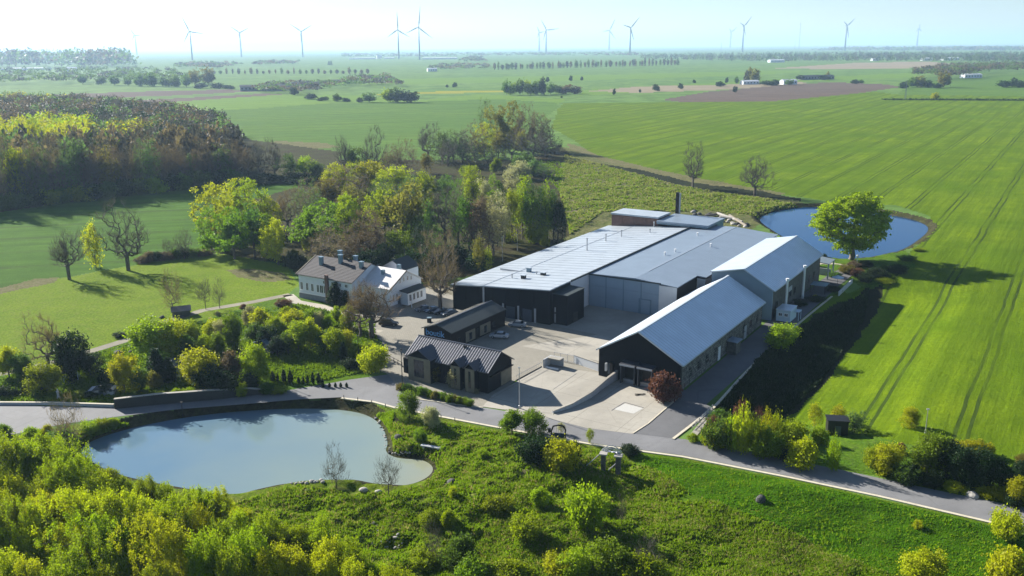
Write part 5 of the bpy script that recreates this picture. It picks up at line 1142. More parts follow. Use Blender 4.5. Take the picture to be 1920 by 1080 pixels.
ROW([('far', c, x, b, t, w_) for c, x, b, t, w_ in (('dark', 853, 164, 155, 9), ('dark', 838, 164, 159, 6), ('dark', 1027, 154, 145, 8), ('dark', 1070, 152, 143, 7), ('dark', 1091, 151, 144, 6), ('dark', 1151, 178, 167, 6), ('dark', 1200, 174, 168, 5), ('dark', 1230, 171, 159, 12), ('dark', 1277, 167, 157, 10), ('dark', 1302, 156, 150, 6), ('dark', 1350, 162, 154, 18), ('dark', 1362, 156, 146, 6), ('mid', 1381, 158, 145, 8), ('dark', 1378, 174, 163, 10), ('dark', 910, 194, 190, 4), ('dark', 1053, 184, 180, 4), ('bronze', 1405, 155, 131, 16), ('bronze', 1414, 156, 132, 16), ('grey', 1399, 155, 135, 10), ('dark', 1440, 160, 152, 30), ('dark', 1455, 160, 150, 16), ('mid', 1480, 160, 150, 16), ('dark', 1500, 150, 142, 16), ('dark', 1545, 150, 142, 20), ('bronze', 1552, 148, 136, 8), ('dark', 1604, 157, 150, 14), ('mid', 1615, 157, 150, 10), ('dark', 1700, 161, 154, 20))], 'among scattered trees on the plain', 'scattered trees on the plain')
ROW([('far', c, x, b, t, w_) for c, x, b, t, w_ in (('mid', 1710, 164, 147, 22), ('bronze', 1726, 164, 145, 22), ('dark', 1740, 164, 152, 20), ('dark', 1695, 166, 158, 18), ('bronze', 1769, 164, 138, 26), ('dark', 1757, 166, 157, 18), ('yellow', 1754, 186, 175, 14), ('dark', 1885, 164, 152, 26), ('dark', 1899, 163, 148, 14), ('dark', 1912, 164, 153, 20))], 'in the clump beyond the right hedge', 'clump beyond the right hedge')
# long low hedge across the right field and its pole
hb = MB(); gl = []
g_ = np.random.default_rng(8)
A_ = gp(1655, 187.5)[:2]; B2 = gp(1990, 189)[:2]
C_ = np.array([A_+(B2-A_)*t for t in g_.uniform(0, 1, 2600)]); C_ = np.concatenate([C_+g_.normal(size=C_.shape)*1.6, g_.uniform(.1, 1, (2600, 1))*g_.uniform(.6, 2.6, (2600, 1))], 1)
a, b = leaves(C_, .9, 4); link('hedge', mesh_np('hedge', a, b, LEAF['dark']), label='long thin dark hedge across the far side of the right field', cat='hedge', kind='stuff')
# poplar avenue
pr_ = random.Random(31)
ROW([('farslim', pr_.choice(['grey', 'brown', 'teal']), x, b, b-pr_.uniform(9, 15), pr_.uniform(3, 6)) for x, b in [(930+i*6.4+pr_.uniform(-2.5, 2.5), 131-i*.17) for i in range(54)]], 'in the long poplar avenue', 'poplars of the long avenue')
ROW([('farslim', pr_.choice(['grey', 'brown', 'teal']), 402+i*11.5, 139-i*.02, 139-pr_.uniform(6, 12), pr_.uniform(3, 6)) for i in range(26)], 'in the thin poplar avenue', 'poplars of the thin avenue')
ROW([('far', c, x, b, t, w_) for c, x, b, t, w_ in (('mid', 262, 162, 142, 18), ('mid', 285, 162, 140, 26), ('teal', 310, 163, 146, 22), ('mid', 330, 163, 144, 24), ('mid', 350, 164, 142, 16), ('bronze', 366, 160, 134, 20), ('bronze', 392, 160, 130, 22), ('dark', 375, 166, 156, 24), ('dark', 410, 166, 157, 26), ('teal', 240, 161, 146, 16), ('teal', 215, 160, 143, 22), ('teal', 190, 159, 144, 18), ('teal', 155, 158, 142, 18), ('dark', 430, 167, 160, 18))], 'in the tall row at far left', 'tall tree row at the far left')
# far buildings
def farhouse(px, py, w_, d_, h, wallm, roofm, label, cat='house', name='farm_house', rz=0.3, rh=.35):
    q = gp(px, py); e = empty(name, (q[0], q[1], 0), rz, label=label, cat=cat)
    MB().ext([(-d_/2, 0), (-d_/2, h), (0, h*(1+rh)), (d_/2, h), (d_/2, 0)], 'x', -w_/2, w_/2).build('wall', wallm, e)
    r_ = MB().slab([(-w_/2-.5, -d_/2-.5, h), (w_/2+.5, -d_/2-.5, h), (w_/2+.5, 0, h*(1+rh)+.3), (-w_/2-.5, 0, h*(1+rh)+.3)], .3)
    r_.slab([(-w_/2-.5, 0, h*(1+rh)+.3), (w_/2+.5, 0, h*(1+rh)+.3), (w_/2+.5, d_/2+.5, h), (-w_/2-.5, d_/2+.5, h)], .3).build('roof', roofm, e)
    n = max(2, int(w_/6))
    for i in range(n): MB().box(-w_/2+(i+.35)*w_/n, -w_/2+(i+.65)*w_/n, -d_/2-.1, -d_/2-.01, h*.35, h*.75).build('window', M['glass'], e)
    return e
for a in ((825, 111, 190, 60, 8, 'long white greenhouse beside the tallest wind turbine'), (680, 111, 150, 50, 7, 'pale greenhouse left of the paired wind turbines'), (20, 131, 260, 60, 6, 'white lake-like greenhouse strip at the left edge'), (730, 110, 60, 50, 7, 'short pale shed between greenhouse and paired turbines')):
    farhouse(a[0], a[1], a[2], a[3], a[4], M['white'], M['white'], a[5], 'greenhouse', 'greenhouse', 0, .12)
for a in ((711, 110, 28, 20, 16, 'white round-looking silo house left of the paired turbines'), (135, 134, 30, 18, 10, 'white farmhouse among the far left parkland'), (810, 134, 26, 14, 7, 'white farm shed in front of distant trees at centre')):
    farhouse(a[0], a[1], a[2], a[3], a[4], M['white'], M['panel_white'], a[5])
for i, a in enumerate(((487, 170, 60, 16, 7, 'dark long barn left of centre in the distance'), (520, 170, 40, 16, 7, 'second dark barn right beside the long barn'), (573, 166, 44, 16, 8, 'dark farmhouse behind the hedge left of centre'), (640, 156, 60, 12, 5, 'low dark barn amid the hamlet trees'), (700, 153, 34, 12, 6, 'small dark barn at the right of the hamlet'), (1530, 149, 70, 14, 6, 'long grey barn on the distant plain at right'), (1478, 158, 26, 12, 6, 'pale farmhouse right of the bronze trees'), (1405, 158, 30, 12, 5, 'small pale farm under the bronze trees'), (1455, 117, 60, 20, 8, 'white hall before the far wood at right'), (1780, 113, 70, 24, 8, 'white barn group at the foot of the far wood'), (1737, 113.5, 40, 20, 8, 'small white barn left of the barn group'), (1820, 146, 40, 14, 6, 'grey farm roofs within the right-hand wood'), (1640, 114, 30, 14, 7, 'tiny white house at the edge of the pale field'))):
    farhouse(a[0], a[1], a[2], a[3], a[4], M['render_white'] if i > 5 else M['plinth'], M['panel_white'] if i > 5 else M['roof_dark'], a[5], name='barn', cat='barn')
# wind turbines
def turbine(hx, hy, by, ends, label, thin=1.0):
    q = gp(hx, by); z = hfit(*q, hy, 600); e = empty('wind_turbine', (q[0], q[1], 0), 0, label=label, cat='wind turbine')
    k = q[1]/4000*thin
    MB().lathe([(3.6*k, 0), (2.9*k, z*.5), (1.9*k, z)], 12).build('tower', M['offwhite'], e, smooth=True)
    MB().box(-2.6*k, 2.6*k, -5*k, 9*k, z-1, z+4.5*k).build('nacelle', M['offwhite'], e)
    h = MB().lathe([(.3, -2), (2.6*k, 0), (2.6*k, 3*k), (.3, 5.5*k)], 10).build('hub', M['offwhite'], e); h.location = (0, -5*k, z+2*k); h.rotation_euler = (R(90), 0, 0)
    s = q[1]/FPX/.95
    for ex, ey in ends:
        dx, dz = (ex-hx)*s, (hy-ey)*s; L = math.hypot(dx, dz); a = math.atan2(dx, dz)
        m = MB(); prof = [(0, 1.5), (.08, 1.7), (.2, 3.6), (.5, 2.5), (.8, 1.5), (1, .4)]
        for j, (t, c) in enumerate(prof): m.v += [(-c*k*.45, -.5*k*(1-t*.7), t*L), (c*k, -.3*k*(1-t*.7), t*L), (c*k, .3*k*(1-t*.7), t*L), (-c*k*.45, .5*k*(1-t*.7), t*L)]
        for j in range(len(prof)-1):
            for i in range(4): m.f.append((j*4+i, j*4+(i+1) % 4, (j+1)*4+(i+1) % 4, (j+1)*4+i))
        m.f += [(3, 2, 1, 0), tuple(len(m.v)-4+i for i in range(4))]
        b = m.build('blade', M['offwhite'], e); b.location = (0, -6.5*k, z+2*k); b.rotation_euler = (0, a, 0)
TB = [(257, 67, 104, [(250, 55), (270, 67), (253, 76)]), (361, 60, 113, [(350, 34), (387, 64), (350, 78)]), (453, 62, 107, [(437, 51), (471, 54), (455, 84)]), (568, 60, 107, [(549, 47), (588, 49), (568, 84)]),
      (748, 57, 110, [(748, 27), (730, 69), (768, 69)]), (787, 52, 112, [(791, 17), (765, 62), (811, 71)]), (1011, 62, 97, [(1007, 52), (1020, 60), (1008, 71)]), (1024, 57, 100, [(1015, 40), (1046, 55), (1019, 74)]),
      (1142, 58, 94, [(1151, 39), (1130, 60), (1153, 73)]), (1181, 53, 104, [(1196, 35), (1167, 48), (1187, 74)]), (1369, 61, 90, [(1378, 53), (1365, 55), (1370, 73)]), (1392, 50, 97, [(1404, 34), (1384, 44), (1395, 66)]),
      (1584, 49, 95, [(1596, 37), (1577, 42), (1588, 70)]), (1719, 55, 88, [(1719, 47), (1724, 59), (1714, 59)])]
TL = ['faint leftmost wind turbine in the haze', 'tall wind turbine, second from the left', 'wind turbine third from the left with blades in a Y', 'wind turbine fourth from the left with blades in a Y', 'left one of the close pair of dark turbines', 'tallest wind turbine, right one of the close pair', 'small wind turbine half behind another at centre', 'nearer of the two overlapping wind turbines at centre', 'left one of the two turbines above the poplar avenue', 'right one of the two turbines above the poplar avenue', 'faint small turbine left of the first right-hand turbine', 'wind turbine above the left end of the far wood', 'rightmost clear wind turbine above the far wood', 'very faint wind turbine near the right edge']
for a, l in zip(TB, TL): turbine(*a, l)
# lattice mast, posts
def mast(px, by, ty, w_, label, name='mast', cat='mast', arms=0):
    q = gp(px, by); z = hfit(*q, ty, 600); e = empty(name, (q[0], q[1], 0), 0, label=label, cat=cat); m = MB()
    for sx, sy in ((-1, -1), (1, -1), (1, 1), (-1, 1)): m.bar((sx*w_, sy*w_, 0), (sx*w_*.2, sy*w_*.2, z), w_*.14, w_*.1, 4)
    n = 12
    for i in range(n):
        a = 1-.8*i/n; b = 1-.8*(i+1)/n
        for s in (-1, 1): m.bar((s*w_*a, -w_*a, z*i/n), (-s*w_*b, -w_*b, z*(i+1)/n), w_*.07, n=4)
    m.build('lattice', M['offwhite'], e)
    if arms: MB().bar((-arms, 0, z*.85), (arms, 0, z*.85), .3, n=4).bar((-arms*.7, 0, z*.95), (arms*.7, 0, z*.95), .3, n=4).build('crossarm', M['offwhite'], e)
mast(1498, 92, 42, 6, 'tall lattice mast between the two right-hand wind turbines')
mast(1352, 95, 80, 4, 'short faint mast left of the right-hand turbines')
mast(1490, 93, 77, 3, 'stub mast just left of the tall lattice mast')
mast(1697, 187, 150, .8, 'dark power pole at the left end of the field hedge', 'power_pole', 'pole', 3.5)
for x, l in ((617, 'left'), (621, 'right')): mast(x, 122, 114, 5, f'{l} one of two tiny stub masts in the haze left of centre')
# ------------------------------------------------------------------ cars
def car(px, py, rz, body, label, kind='car', L=4.4):
    q = gp(px, py, .05); e = empty('parked_car', (q[0], q[1], .05), rz, label=label, cat='car', group='cars parked in the yard')
    w_ = .88; m = MB()
    sect = [(-L/2, .35, .72, .92), (-L/2+.15, .30, .92, 1), (-L/2+.9, .28, 1.0, 1), (-L/2+1.1, .28, 1.0, 1), (.5, .28, .98, 1), (L/2-1.0, .28, .92, 1), (L/2-.25, .30, .80, .97), (L/2, .38, .62, .88)]
    for (x, z0, z1, k) in sect:
        y = w_*k; m.v += [(x, -y*.96, z0), (x, y*.96, z0), (x, y, (z0+z1)/2), (x, y*.94, z1), (x, -y*.94, z1), (x, -y, (z0+z1)/2)]
    for i in range(len(sect)-1):
        for j in range(6): m.f.append((i*6+j, i*6+(j+1) % 6, (i+1)*6+(j+1) % 6, (i+1)*6+j))
    m.f += [tuple(range(6))[::-1], tuple(len(m.v)-6+i for i in range(6))]
    m.build('body', body, e, smooth=False)
    h = 1.45 if kind == 'car' else 1.75; b0 = -L/2+(.75 if kind == 'car' else .25)
    g = MB(); x0, x1, x2, x3 = b0, b0+.55, .35, 1.15
    g.v = [(x0, -.8, .97), (x3, -.8, .93), (x3, .8, .93), (x0, .8, .97), (x1, -.64, h-.04), (x2, -.64, h-.04), (x2, .64, h-.04), (x1, .64, h-.04)]
    g.f = [(0, 3, 2, 1), (4, 5, 6, 7), (0, 1, 5, 4), (1, 2, 6, 5), (2, 3, 7, 6), (3, 0, 4, 7)]
    g.build('windows', M['glass'], e)
    MB().slab([(x1-.05, -.67, h), (x2+.05, -.67, h), (x2+.05, .67, h), (x1-.05, .67, h)], .05).build('roof', body, e)
    for x in (-L/2+.85, L/2-.85):
        for s in (-1, 1):
            t = MB().lathe([(.2, -.1), (.33, -.1), (.33, .1), (.2, .1)], 14).build('wheel', M['tyre'], e); t.location = (x, s*.80, .33); t.rotation_euler = (R(90), 0, 0)
            hb_ = MB().lathe([(.05, -.11), (.19, -.11), (.19, .11), (.05, .11)], 10).build('rim', M['steel'], t)
    for s in (-1, 1):
        MB().box(L/2-.12, L/2-.02, s*.62-.14, s*.62+.14, .58, .70).build('headlight', M['white'], e)
        MB().box(-L/2+.01, -L/2+.10, s*.62-.14, s*.62+.14, .66, .80).build('tail_light', CARM['red'], e)
CARM = {n: plain('car_paint_'+n, c, .25, .3, .02, spec=.6) for n, c in (('silver', (.55, .57, .60)), ('grey', (.12, .14, .17)), ('black', (.02, .022, .027)), ('blue', (.06, .09, .14)), ('red', (.3, .02, .02)), ('light', (.40, .44, .48)))}
a0 = math.pi/2-TH
car(936, 633, math.pi-R(12), CARM['silver'], 'silver car parked nearest the camera in the courtyard shade')
car(970, 612, math.pi-R(14), CARM['light'], 'silver-blue car parked close to the black warehouse front')
car(794, 583, R(205), CARM['grey'], 'leftmost car in the row of four beside the manor')
car(811, 585, R(212), CARM['blue'], 'second car from the left in the row of four')
car(827, 588, R(212), CARM['black'], 'third car from the left in the row of four')
car(843, 591, R(212), CARM['grey'], 'rightmost car in the row of four, nearest the low building')
car(729, 610, R(-8), CARM['black'], 'black off-road car in the forecourt right of the bare trees', 'suv', 4.7)
# ------------------------------------------------------------------ small things
def lamp(px, by, ty, label, arm=0, mat='black'):
    q = gg(px, by); z = hfit(*q, ty); e = empty('street_lamp', tuple(q), 0, label=label, cat='street lamp')
    MB().lathe([(.16, 0), (.16, .6), (.09, .65), (.06, z)], 8).build('post', M[mat], e)
    MB().box(-.22, .22+arm, -.16, .16, z, z+.14).build('lamp_head', M[mat], e)
lamp(974, 766, 690, 'tall dark lamp post at the corner of the ramp and stone house', mat='steel')
lamp(755, 732, 655, 'dark lamp post at the left corner of the stone house')
lamp(673, 678, 630, 'dark lamp post among the forecourt hedge shrubs')
lamp(503, 712, 655, 'slim dark post between the lime-green tree and the small conifers')
lamp(760, 520, 468, 'thin pole behind the white gable wing')
lamp(343, 782, 755, 'short lamp on the pond-side verge of the road')
lamp(1735, 812, 768, 'thin pale pole rising from the right hedge', mat='steel')
lamp(942, 490, 445, 'pale thin pole under the grove, left of two', mat='steel')
lamp(970, 470, 440, 'pale thin pole under the grove, right of two', mat='steel')
def rock(q, s, mat, seed=0, par=None, flat=.6):
    g = np.random.default_rng(seed); import bmesh
    bm = bmesh.new(); bmesh.ops.create_icosphere(bm, subdivisions=2, radius=s)
    d = g.normal(size=(6, 3)); d /= np.linalg.norm(d, axis=1, keepdims=True)
    for v in bm.verts:
        n = np.array(v.co)/s; k = 1+sum(.22*max(0, n@q_-.3)*((-1)**i) for i, q_ in enumerate(d)); v.co = Vector((n[0]*s*k, n[1]*s*k*.8, n[2]*s*k*flat))
    me = bpy.data.meshes.new('boulder'); bm.to_mesh(me); bm.free(); me.materials.append(mat); return me
def boulder(px, py, s, label, mat='rock', group=None, name='boulder', seed=1, flat=.6):
    q = gg(px, py); o = link(name, rock(q, s, M[mat], seed, flat=flat), label=label, cat='rock', group=group); o.location = (q[0], q[1], q[2]+s*flat*.35); o.rotation_euler = (0, 0, seed*1.3)
boulder(681, 921, .75, 'larger of two boulders between the leafless pond saplings', seed=2)
boulder(709, 924, .6, 'smaller paler boulder close to the right leafless sapling', seed=3)
boulder(747, 822, .9, 'brown boulder on the right bank of the pond', 'rock_dark', seed=4)
boulder(577, 922, .5, 'small stone heap on the near pond bank', 'rock_dark', seed=5)
boulder(846, 905, .8, 'dark rock beside the worn path on the meadow', 'rock_dark', seed=6)
boulder(941, 948, .8, 'dark stump-like rock in the middle of the meadow', 'rock_dark', seed=7, flat=.9)
boulder(1425, 940, .9, 'single dark rock on the near lawn', 'rock_dark', seed=8, flat=.8)
boulder(1822, 931, 1.0, 'pale boulder under the right hedge at the road edge', seed=9)
bs = random.Random(3)
for i in range(26):
    t = i/25; px = 700+t*22+bs.uniform(-5, 5); py = 782+t*62+bs.uniform(-4, 4)
    boulder(px+6, py, bs.uniform(.12, .34), 'rough stone of the rocky strip on the right pond shore', 'rock' if bs.random() < .6 else 'rock_dark', 'stones of the rocky pond shore', 'stone', i+20)
for i in range(14):
    boulder(728+i*3.4+bs.uniform(-2, 2), 849+bs.uniform(-2, 4), bs.uniform(.12, .32), 'rough stone edging the small bay of the pond', 'rock' if bs.random() < .5 else 'rock_dark', 'stones edging the pond bay', 'stone', i+50)
for i in range(16):
    boulder(545+i*4+bs.uniform(-2, 2), 906+bs.uniform(-1, 3)-i*.3, bs.uniform(.18, .4), 'pale stone along the near pond shore', 'rock', 'pale stones on the near shore', 'stone', i+70)
for i in range(34):
    boulder(695+bs.uniform(-6, 60), 985+bs.uniform(-3, 50)-abs(bs.gauss(0, 8)), bs.uniform(.12, .34), 'small pale stone strewn over the lower meadow', 'rock', 'pale stones on the meadow', 'stone', i+90, )
# rubble and old trunks between warehouse and lake
for i in range(30):
    px = 1300+i*3.6+bs.uniform(-5, 5); boulder(px, 398+(px-1300)*.22+bs.uniform(-4, 8), bs.uniform(.5, 1.3), 'lump of rubble in the heap between warehouse roof and lake', bs.choice(['rock', 'rock_dark']), 'rubble heap by the lake', 'rubble', i+130)
for i, (x0, y0, x1, y1) in enumerate(((1345, 400, 1392, 416), (1352, 406, 1385, 412), (1322, 405, 1350, 400), (1368, 404, 1400, 424))):
    a = gp(x0, y0, .8); b = gp(x1, y1, .5); d = b-a
    MB().bar((0, 0, 0), tuple(d), .55, .45, 8).build('log', M['rock'] if i < 2 else M['wood'], label=['longest pale concrete pipe on the rubble heap', 'short pale pipe beside the longest one', 'weathered log at the left end of the rubble heap', 'weathered log sloping down to the lake'][i], cat=['pipe', 'pipe', 'log', 'log'][i]).location = tuple(a)
# bench by the pond
q = gg(809, 842); e = empty('bench', tuple(q), R(-22), label='long low concrete bench on the meadow above the pond bay', cat='bench')
MB().box(-1.9, 1.9, -.35, .35, .38, .55).build('seat', M['wallc'], e)
for x in (-1.4, 1.4): MB().box(x-.15, x+.15, -.3, .3, 0, .379).build('leg', M['wallc'], e)
# black metal arch with dark field
q = gg(1047, 822); e = empty('metal_arch', tuple(q), R(-14), label='black metal arch sculpture with dark infill beside the road', cat='sculpture')
m = MB(); pts = [(-1.1, 0, 0), (-1.25, 0, 1.2), (-.9, 0, 2.2), (0, 0, 2.45), (.9, 0, 2.35), (1.25, 0, 1.7), (1.15, 0, .9), (1.3, 0, 0)]
for a, b in zip(pts, pts[1:]): m.bar(a, b, .14, n=6)
m.build('arch', M['black'], e)
MB().slab([(-1.0, .06, 1.0), (1.05, .06, 1.0), (1.1, -.06, 1.0), (-1.0, -.06, 1.0)], 1.0).build('infill', M['navy'], e)
for i in range(5): MB().bar((-.8+i*.4, 0, 1.001), (-.75+i*.4, 0, 2.2), .02, n=4).build('rod', M['black'], e)
q = gg(1030, 812); e2 = empty('litter_bin', tuple(q), 0, label='small dark litter bin left of the black metal arch', cat='bin')
MB().lathe([(.25, .2), (.3, .9)], 10).build('body', M['black'], e2); MB().bar((0, 0, 0), (0, 0, .2), .06).build('foot', M['black'], e2)
# stone gate: two overgrown pillars with a wrought arch between
for px, by, ty, l, wd in ((1131, 884, 849, 'left rough stone pillar of the pair on the meadow', .36), (1159, 888, 851, 'right rough stone pillar of the pair on the meadow', .40)):
    q = gg(px, by); z = hfit(*q, ty); e = empty('stone_pillar', tuple(q), R(-15), label=l, cat='pillar'); r_ = random.Random(px)
    for i in range(int(z/.5)):
        for j, (sx, sy) in enumerate(((-.5, -.5), (.5, -.5), (.5, .5), (-.5, .5))):
            s_ = wd*.5*r_.uniform(.86, 1.08); MB().box(sx*wd-s_, sx*wd+s_-.01, sy*wd-s_, sy*wd+s_-.01, i*.5, i*.5+.47).build('stone', M['rubble'], e)
    MB().box(-wd-.25, wd+.25, -wd-.25, wd+.25, int(z/.5)*.5, int(z/.5)*.5+.22).build('capstone', M['rock'], e)
q = gg(1146, 880); e = empty('wrought_arch', tuple(q), R(-15), label='pale wrought iron arch spanning the two stone pillars', cat='arch')
m = MB()
for k in range(3):
    pp = [(-1.6+i*.4, 0, 3.2+.9*math.sin(i/8*math.pi)-k*.28) for i in range(9)]
    for a, b in zip(pp, pp[1:]): m.bar(a, b, .07, n=5)
for i in range(4): m.lathe([(.28, 3.0), (.34, 3.05), (.28, 3.1)], 10, (-1.0+i*.66, 0))
m.build('ironwork', M['steel'], e)
MB().bar((-1.7, 0, 2.6), (-3.9, -.4, .4), .08).build('stay', M['wallc'], e); MB().bar((1.2, 0, 1.6), (-.6, -.6, -.2), .08).build('stay', M['wallc'], e)
q = gg(1178, 852); tree('bush', 'dark', *q, 1.7, 3.2, 'dark juniper right behind the stone pillars', name='juniper')
# retaining wall and low walls of the garden
wallrun('retaining_wall', [gp(216, 766), gp(300, 758), gp(400, 749), gp(470, 741), gp(520, 736)], [1.9, 2.1, 1.9, 1.4, .5], .6, M['wall_dark'], 'dark retaining wall with pale coping along the left road', 'wall', cap=M['concrete'])
wallrun('low_wall', [gp(-60, 758), gp(100, 759), gp(214, 763)], [.45, .45, .5], .4, M['wallc'], 'low pale kerb wall along the left end of the road', 'wall', cap=M['kerb'])
strip('paved_border', [(1295, 823), (1338, 770)], 1.2, M['concrete'], 0, .10)
# gazebo
q = gg(135, 712); e = empty('gazebo', tuple(q), R(20), label='small pointed-roof gazebo with pale blue post in the garden', cat='gazebo')
m = MB(); m.v = [(-1.6, -1.6, 2.3), (1.6, -1.6, 2.3), (1.6, 1.6, 2.3), (-1.6, 1.6, 2.3), (0, 0, 3.6)]; m.f = [(0, 1, 4), (1, 2, 4), (2, 3, 4), (3, 0, 4), (3, 2, 1, 0)]
m.build('roof', M['roof_seamdark'], e)
for x in (-1.3, 1.3):
    for y in (-1.3, 1.3): MB().box(x-.07, x+.07, y-.07, y+.07, 0, 2.3).build('post', M['tarp'], e)
MB().box(-.3, .3, -.3, .3, 0, 1.5).build('statue', M['tarp'], e)
# garden hut, sheds
def hut(px, py, w_, d_, h, rh, wm, rm, rz, label, name='garden_hut', cat='hut'):
    q = gg(px, py); e = empty(name, tuple(q), rz, label=label, cat=cat)
    MB().ext([(-w_/2, 0), (-w_/2, h), (0, h+rh), (w_/2, h), (w_/2, 0)], 'y', 0, d_).build('wall', wm, e)
    roofplate(e, [(-w_/2-.3, -.3, h-.1), (0, -.3, h+rh+.12), (0, d_+.3, h+rh+.12), (-w_/2-.3, d_+.3, h-.1)], .1, rm)
    roofplate(e, [(0, -.3, h+rh+.12), (w_/2+.3, -.3, h-.1), (w_/2+.3, d_+.3, h-.1), (0, d_+.3, h+rh+.12)], .1, rm)
    MB().box(-.4, .4, -.08, -.002, 0, min(1.9, h)).build('door', M['navy'], e)
    MB().box(w_/2-.8, w_/2-.3, -.06, -.002, .8, 1.4).build('window', M['glass'], e)
hut(322, 710, 3.4, 3.6, 2.0, 1.2, M['tarp'], M['roof_dark'], R(10), 'pale blue garden hut between the spruce and the yellow-topped tree')
hut(324, 592, 3.6, 4.2, 1.6, .7, M['roof_seamdark'], M['roof_seamdark'], R(-70), 'small grey-blue hut standing on the paddock track')
hut(492, 660, 5.5, 3.0, 1.8, .9, M['plinth'], M['chim'], R(-30), 'low blue-roofed shelter hidden under the garden thicket')
hut(190, 742, 4.8, 2.4, 1.1, .2, M['wallc'], M['roof_dark'], R(5), 'flat dark-topped garden pavilion behind the low shrubs')
q = gg(210, 664)
for px, py, l, s in ((222, 664, 'larger black stump beside the dirt track behind the garden', 1.1), (245, 662, 'smaller dark stump right of the larger one', .6), (303, 596, 'round dark stone left of the paddock hut', .8), (232, 630, 'dark bale at the end of the hedge line on the paddock', 1.0)): boulder(px, py, s, l, 'rock_dark', seed=px)
q = gg(110, 748); e = empty('wayside_cross', tuple(q), 0, label='pale carved figure on a plinth at the road edge, far left', cat='statue')
MB().lathe([(.35, 0), (.3, .5), (.2, .55), (.22, 1.3), (.3, 1.6), (.1, 1.75), (.16, 1.95), (.05, 2.1)], 10).build('figure', M['wallc'], e); MB().box(-.5, .5, -.5, .5, -.2, -.001).build('plinth', M['plinth'], e)
# white mushroom lamp near the big tree, umbrella
q = gg(1607, 494); e = empty('shore_lamp', tuple(q), 0, label='white rounded lamp post beside the huge lake tree', cat='lamp')
MB().lathe([(.16, 0), (.14, 1.9)], 10).build('post', M['white'], e); MB().lathe([(.1, 1.9), (.5, 2.0), (.52, 2.3), (.3, 2.65), (.05, 2.75)], 12).build('lamp_head', M['white'], e)
q = gg(1570, 534); e = empty('umbrella', tuple(q), 0, label='pale canvas umbrella in the shaded garden right of the far shed', cat='umbrella')
MB().bar((0, 0, 0), (0, 0, 2.5), .05).build('pole', M['wood'], e); m = MB().lathe([(1.7, 2.1), (.05, 2.75)], 8); m.build('canopy', M['tarp'], e)
q = gg(1535, 548); e = empty('pergola', tuple(q), -TH, label='dim glass-topped pergola in the shaded garden beside the far shed', cat='pergola')
roofplate(e, [(-2, -2, 2.4), (2.2, -2, 2.4), (2.2, 2.2, 2.4), (-2, 2.2, 2.4)], .12, M['chim'])
for x in (-1.8, 2.0):
    for y in (-1.8, 2.0): MB().box(x-.08, x+.08, y-.08, y+.08, 0, 2.27).build('post', M['black'], e)
wallrun('garden_wall', [uv2(9.5, 104), uv2(9.5, 88)], [.9, .9], .3, M['wallc'], 'low grey wall right of the canvas umbrella', 'wall')
# road furniture: bollards on the verge, bins, white post
q = gp(805, 604); e = empty('waste_bin', (q[0], q[1], 0), 0, label='dark bin at the end of the low building by the parked cars', cat='bin')
MB().box(-.5, .5, -.5, .5, 0, 1.1).build('body', M['black'], e); MB().box(-.55, .55, -.55, .55, 1.101, 1.2).build('lid', M['chim'], e)
q = gp(772, 577); e = empty('sign_post', (q[0], q[1], 0), 0, label='short white post in front of the manor porch', cat='post')
MB().box(-.12, .12, -.05, .05, 0, 1.8).build('board', M['white'], e); MB().box(-.2, .2, -.15, .15, -.05, -.001).build('base', M['wallc'], e)
for i in range(9):
    px = 645+i*26; py = 748+[0, 4, 9, 16, 22, 27, 32, 37, 42][i]
    q = gp(px, py); MB().box(-.06, .06, -.06, .06, 0, .8).build('verge_post', M['wood'], label='thin wooden marker post along the pond-side verge of the road', cat='post', group='verge marker posts').location = (q[0], q[1], 0)
# rail fence by the drive
def fence(A_, B_, n, h, label, mat='wood', rails=2):
    a = gp(*A_)[:2]; b = gp(*B_)[:2]; d = b-a; e = empty('rail_fence', (a[0], a[1], 0), 0, label=label, cat='fence')
    for i in range(n+1): t = i/n; MB().box(d[0]*t-.06, d[0]*t+.06, d[1]*t-.06, d[1]*t+.06, 0, h).build('post', M[mat], e)
    for r_ in range(rails): MB().bar((0, 0, h*(r_+1)/rails-.1), (d[0], d[1], h*(r_+1)/rails-.1), .05, n=4).build('rail', M[mat], e)
fence((724, 672), (754, 688), 4, 1.1, 'dark rail fence at the left of the entrance drive', 'black')
fence((1336, 768), (1298, 806), 6, 1.0, 'grey rail along the top of the bank right of the junction', 'steel')
# pallets by the dock
q = gp(1200, 741); e = empty('scrap_frame', (q[0], q[1], .05), R(20), label='dark bent frame lying on the concrete before the docks', cat='scrap')
MB().bar((-1, 0, .1), (1, .1, .1), .08).bar((-.8, .6, .1), (.9, -.6, .3), .08).build('bar', M['black'], e)
# sculpture block in the field: black hut at right
q = gg(1568, 812); e = empty('dark_hut', tuple(q), R(-10), label='black box-shaped hut behind the right hedge', cat='hut')
MB().box(-1.7, 1.7, -1.2, 1.2, -.5, 2.9).build('wall', M['black'], e); MB().box(-1.9, 1.9, -1.4, 1.4, 2.901, 3.05).build('roof', M['black'], e); MB().box(-.5, .5, -1.28, -1.201, 0, 2).build('door', M['navy'], e)
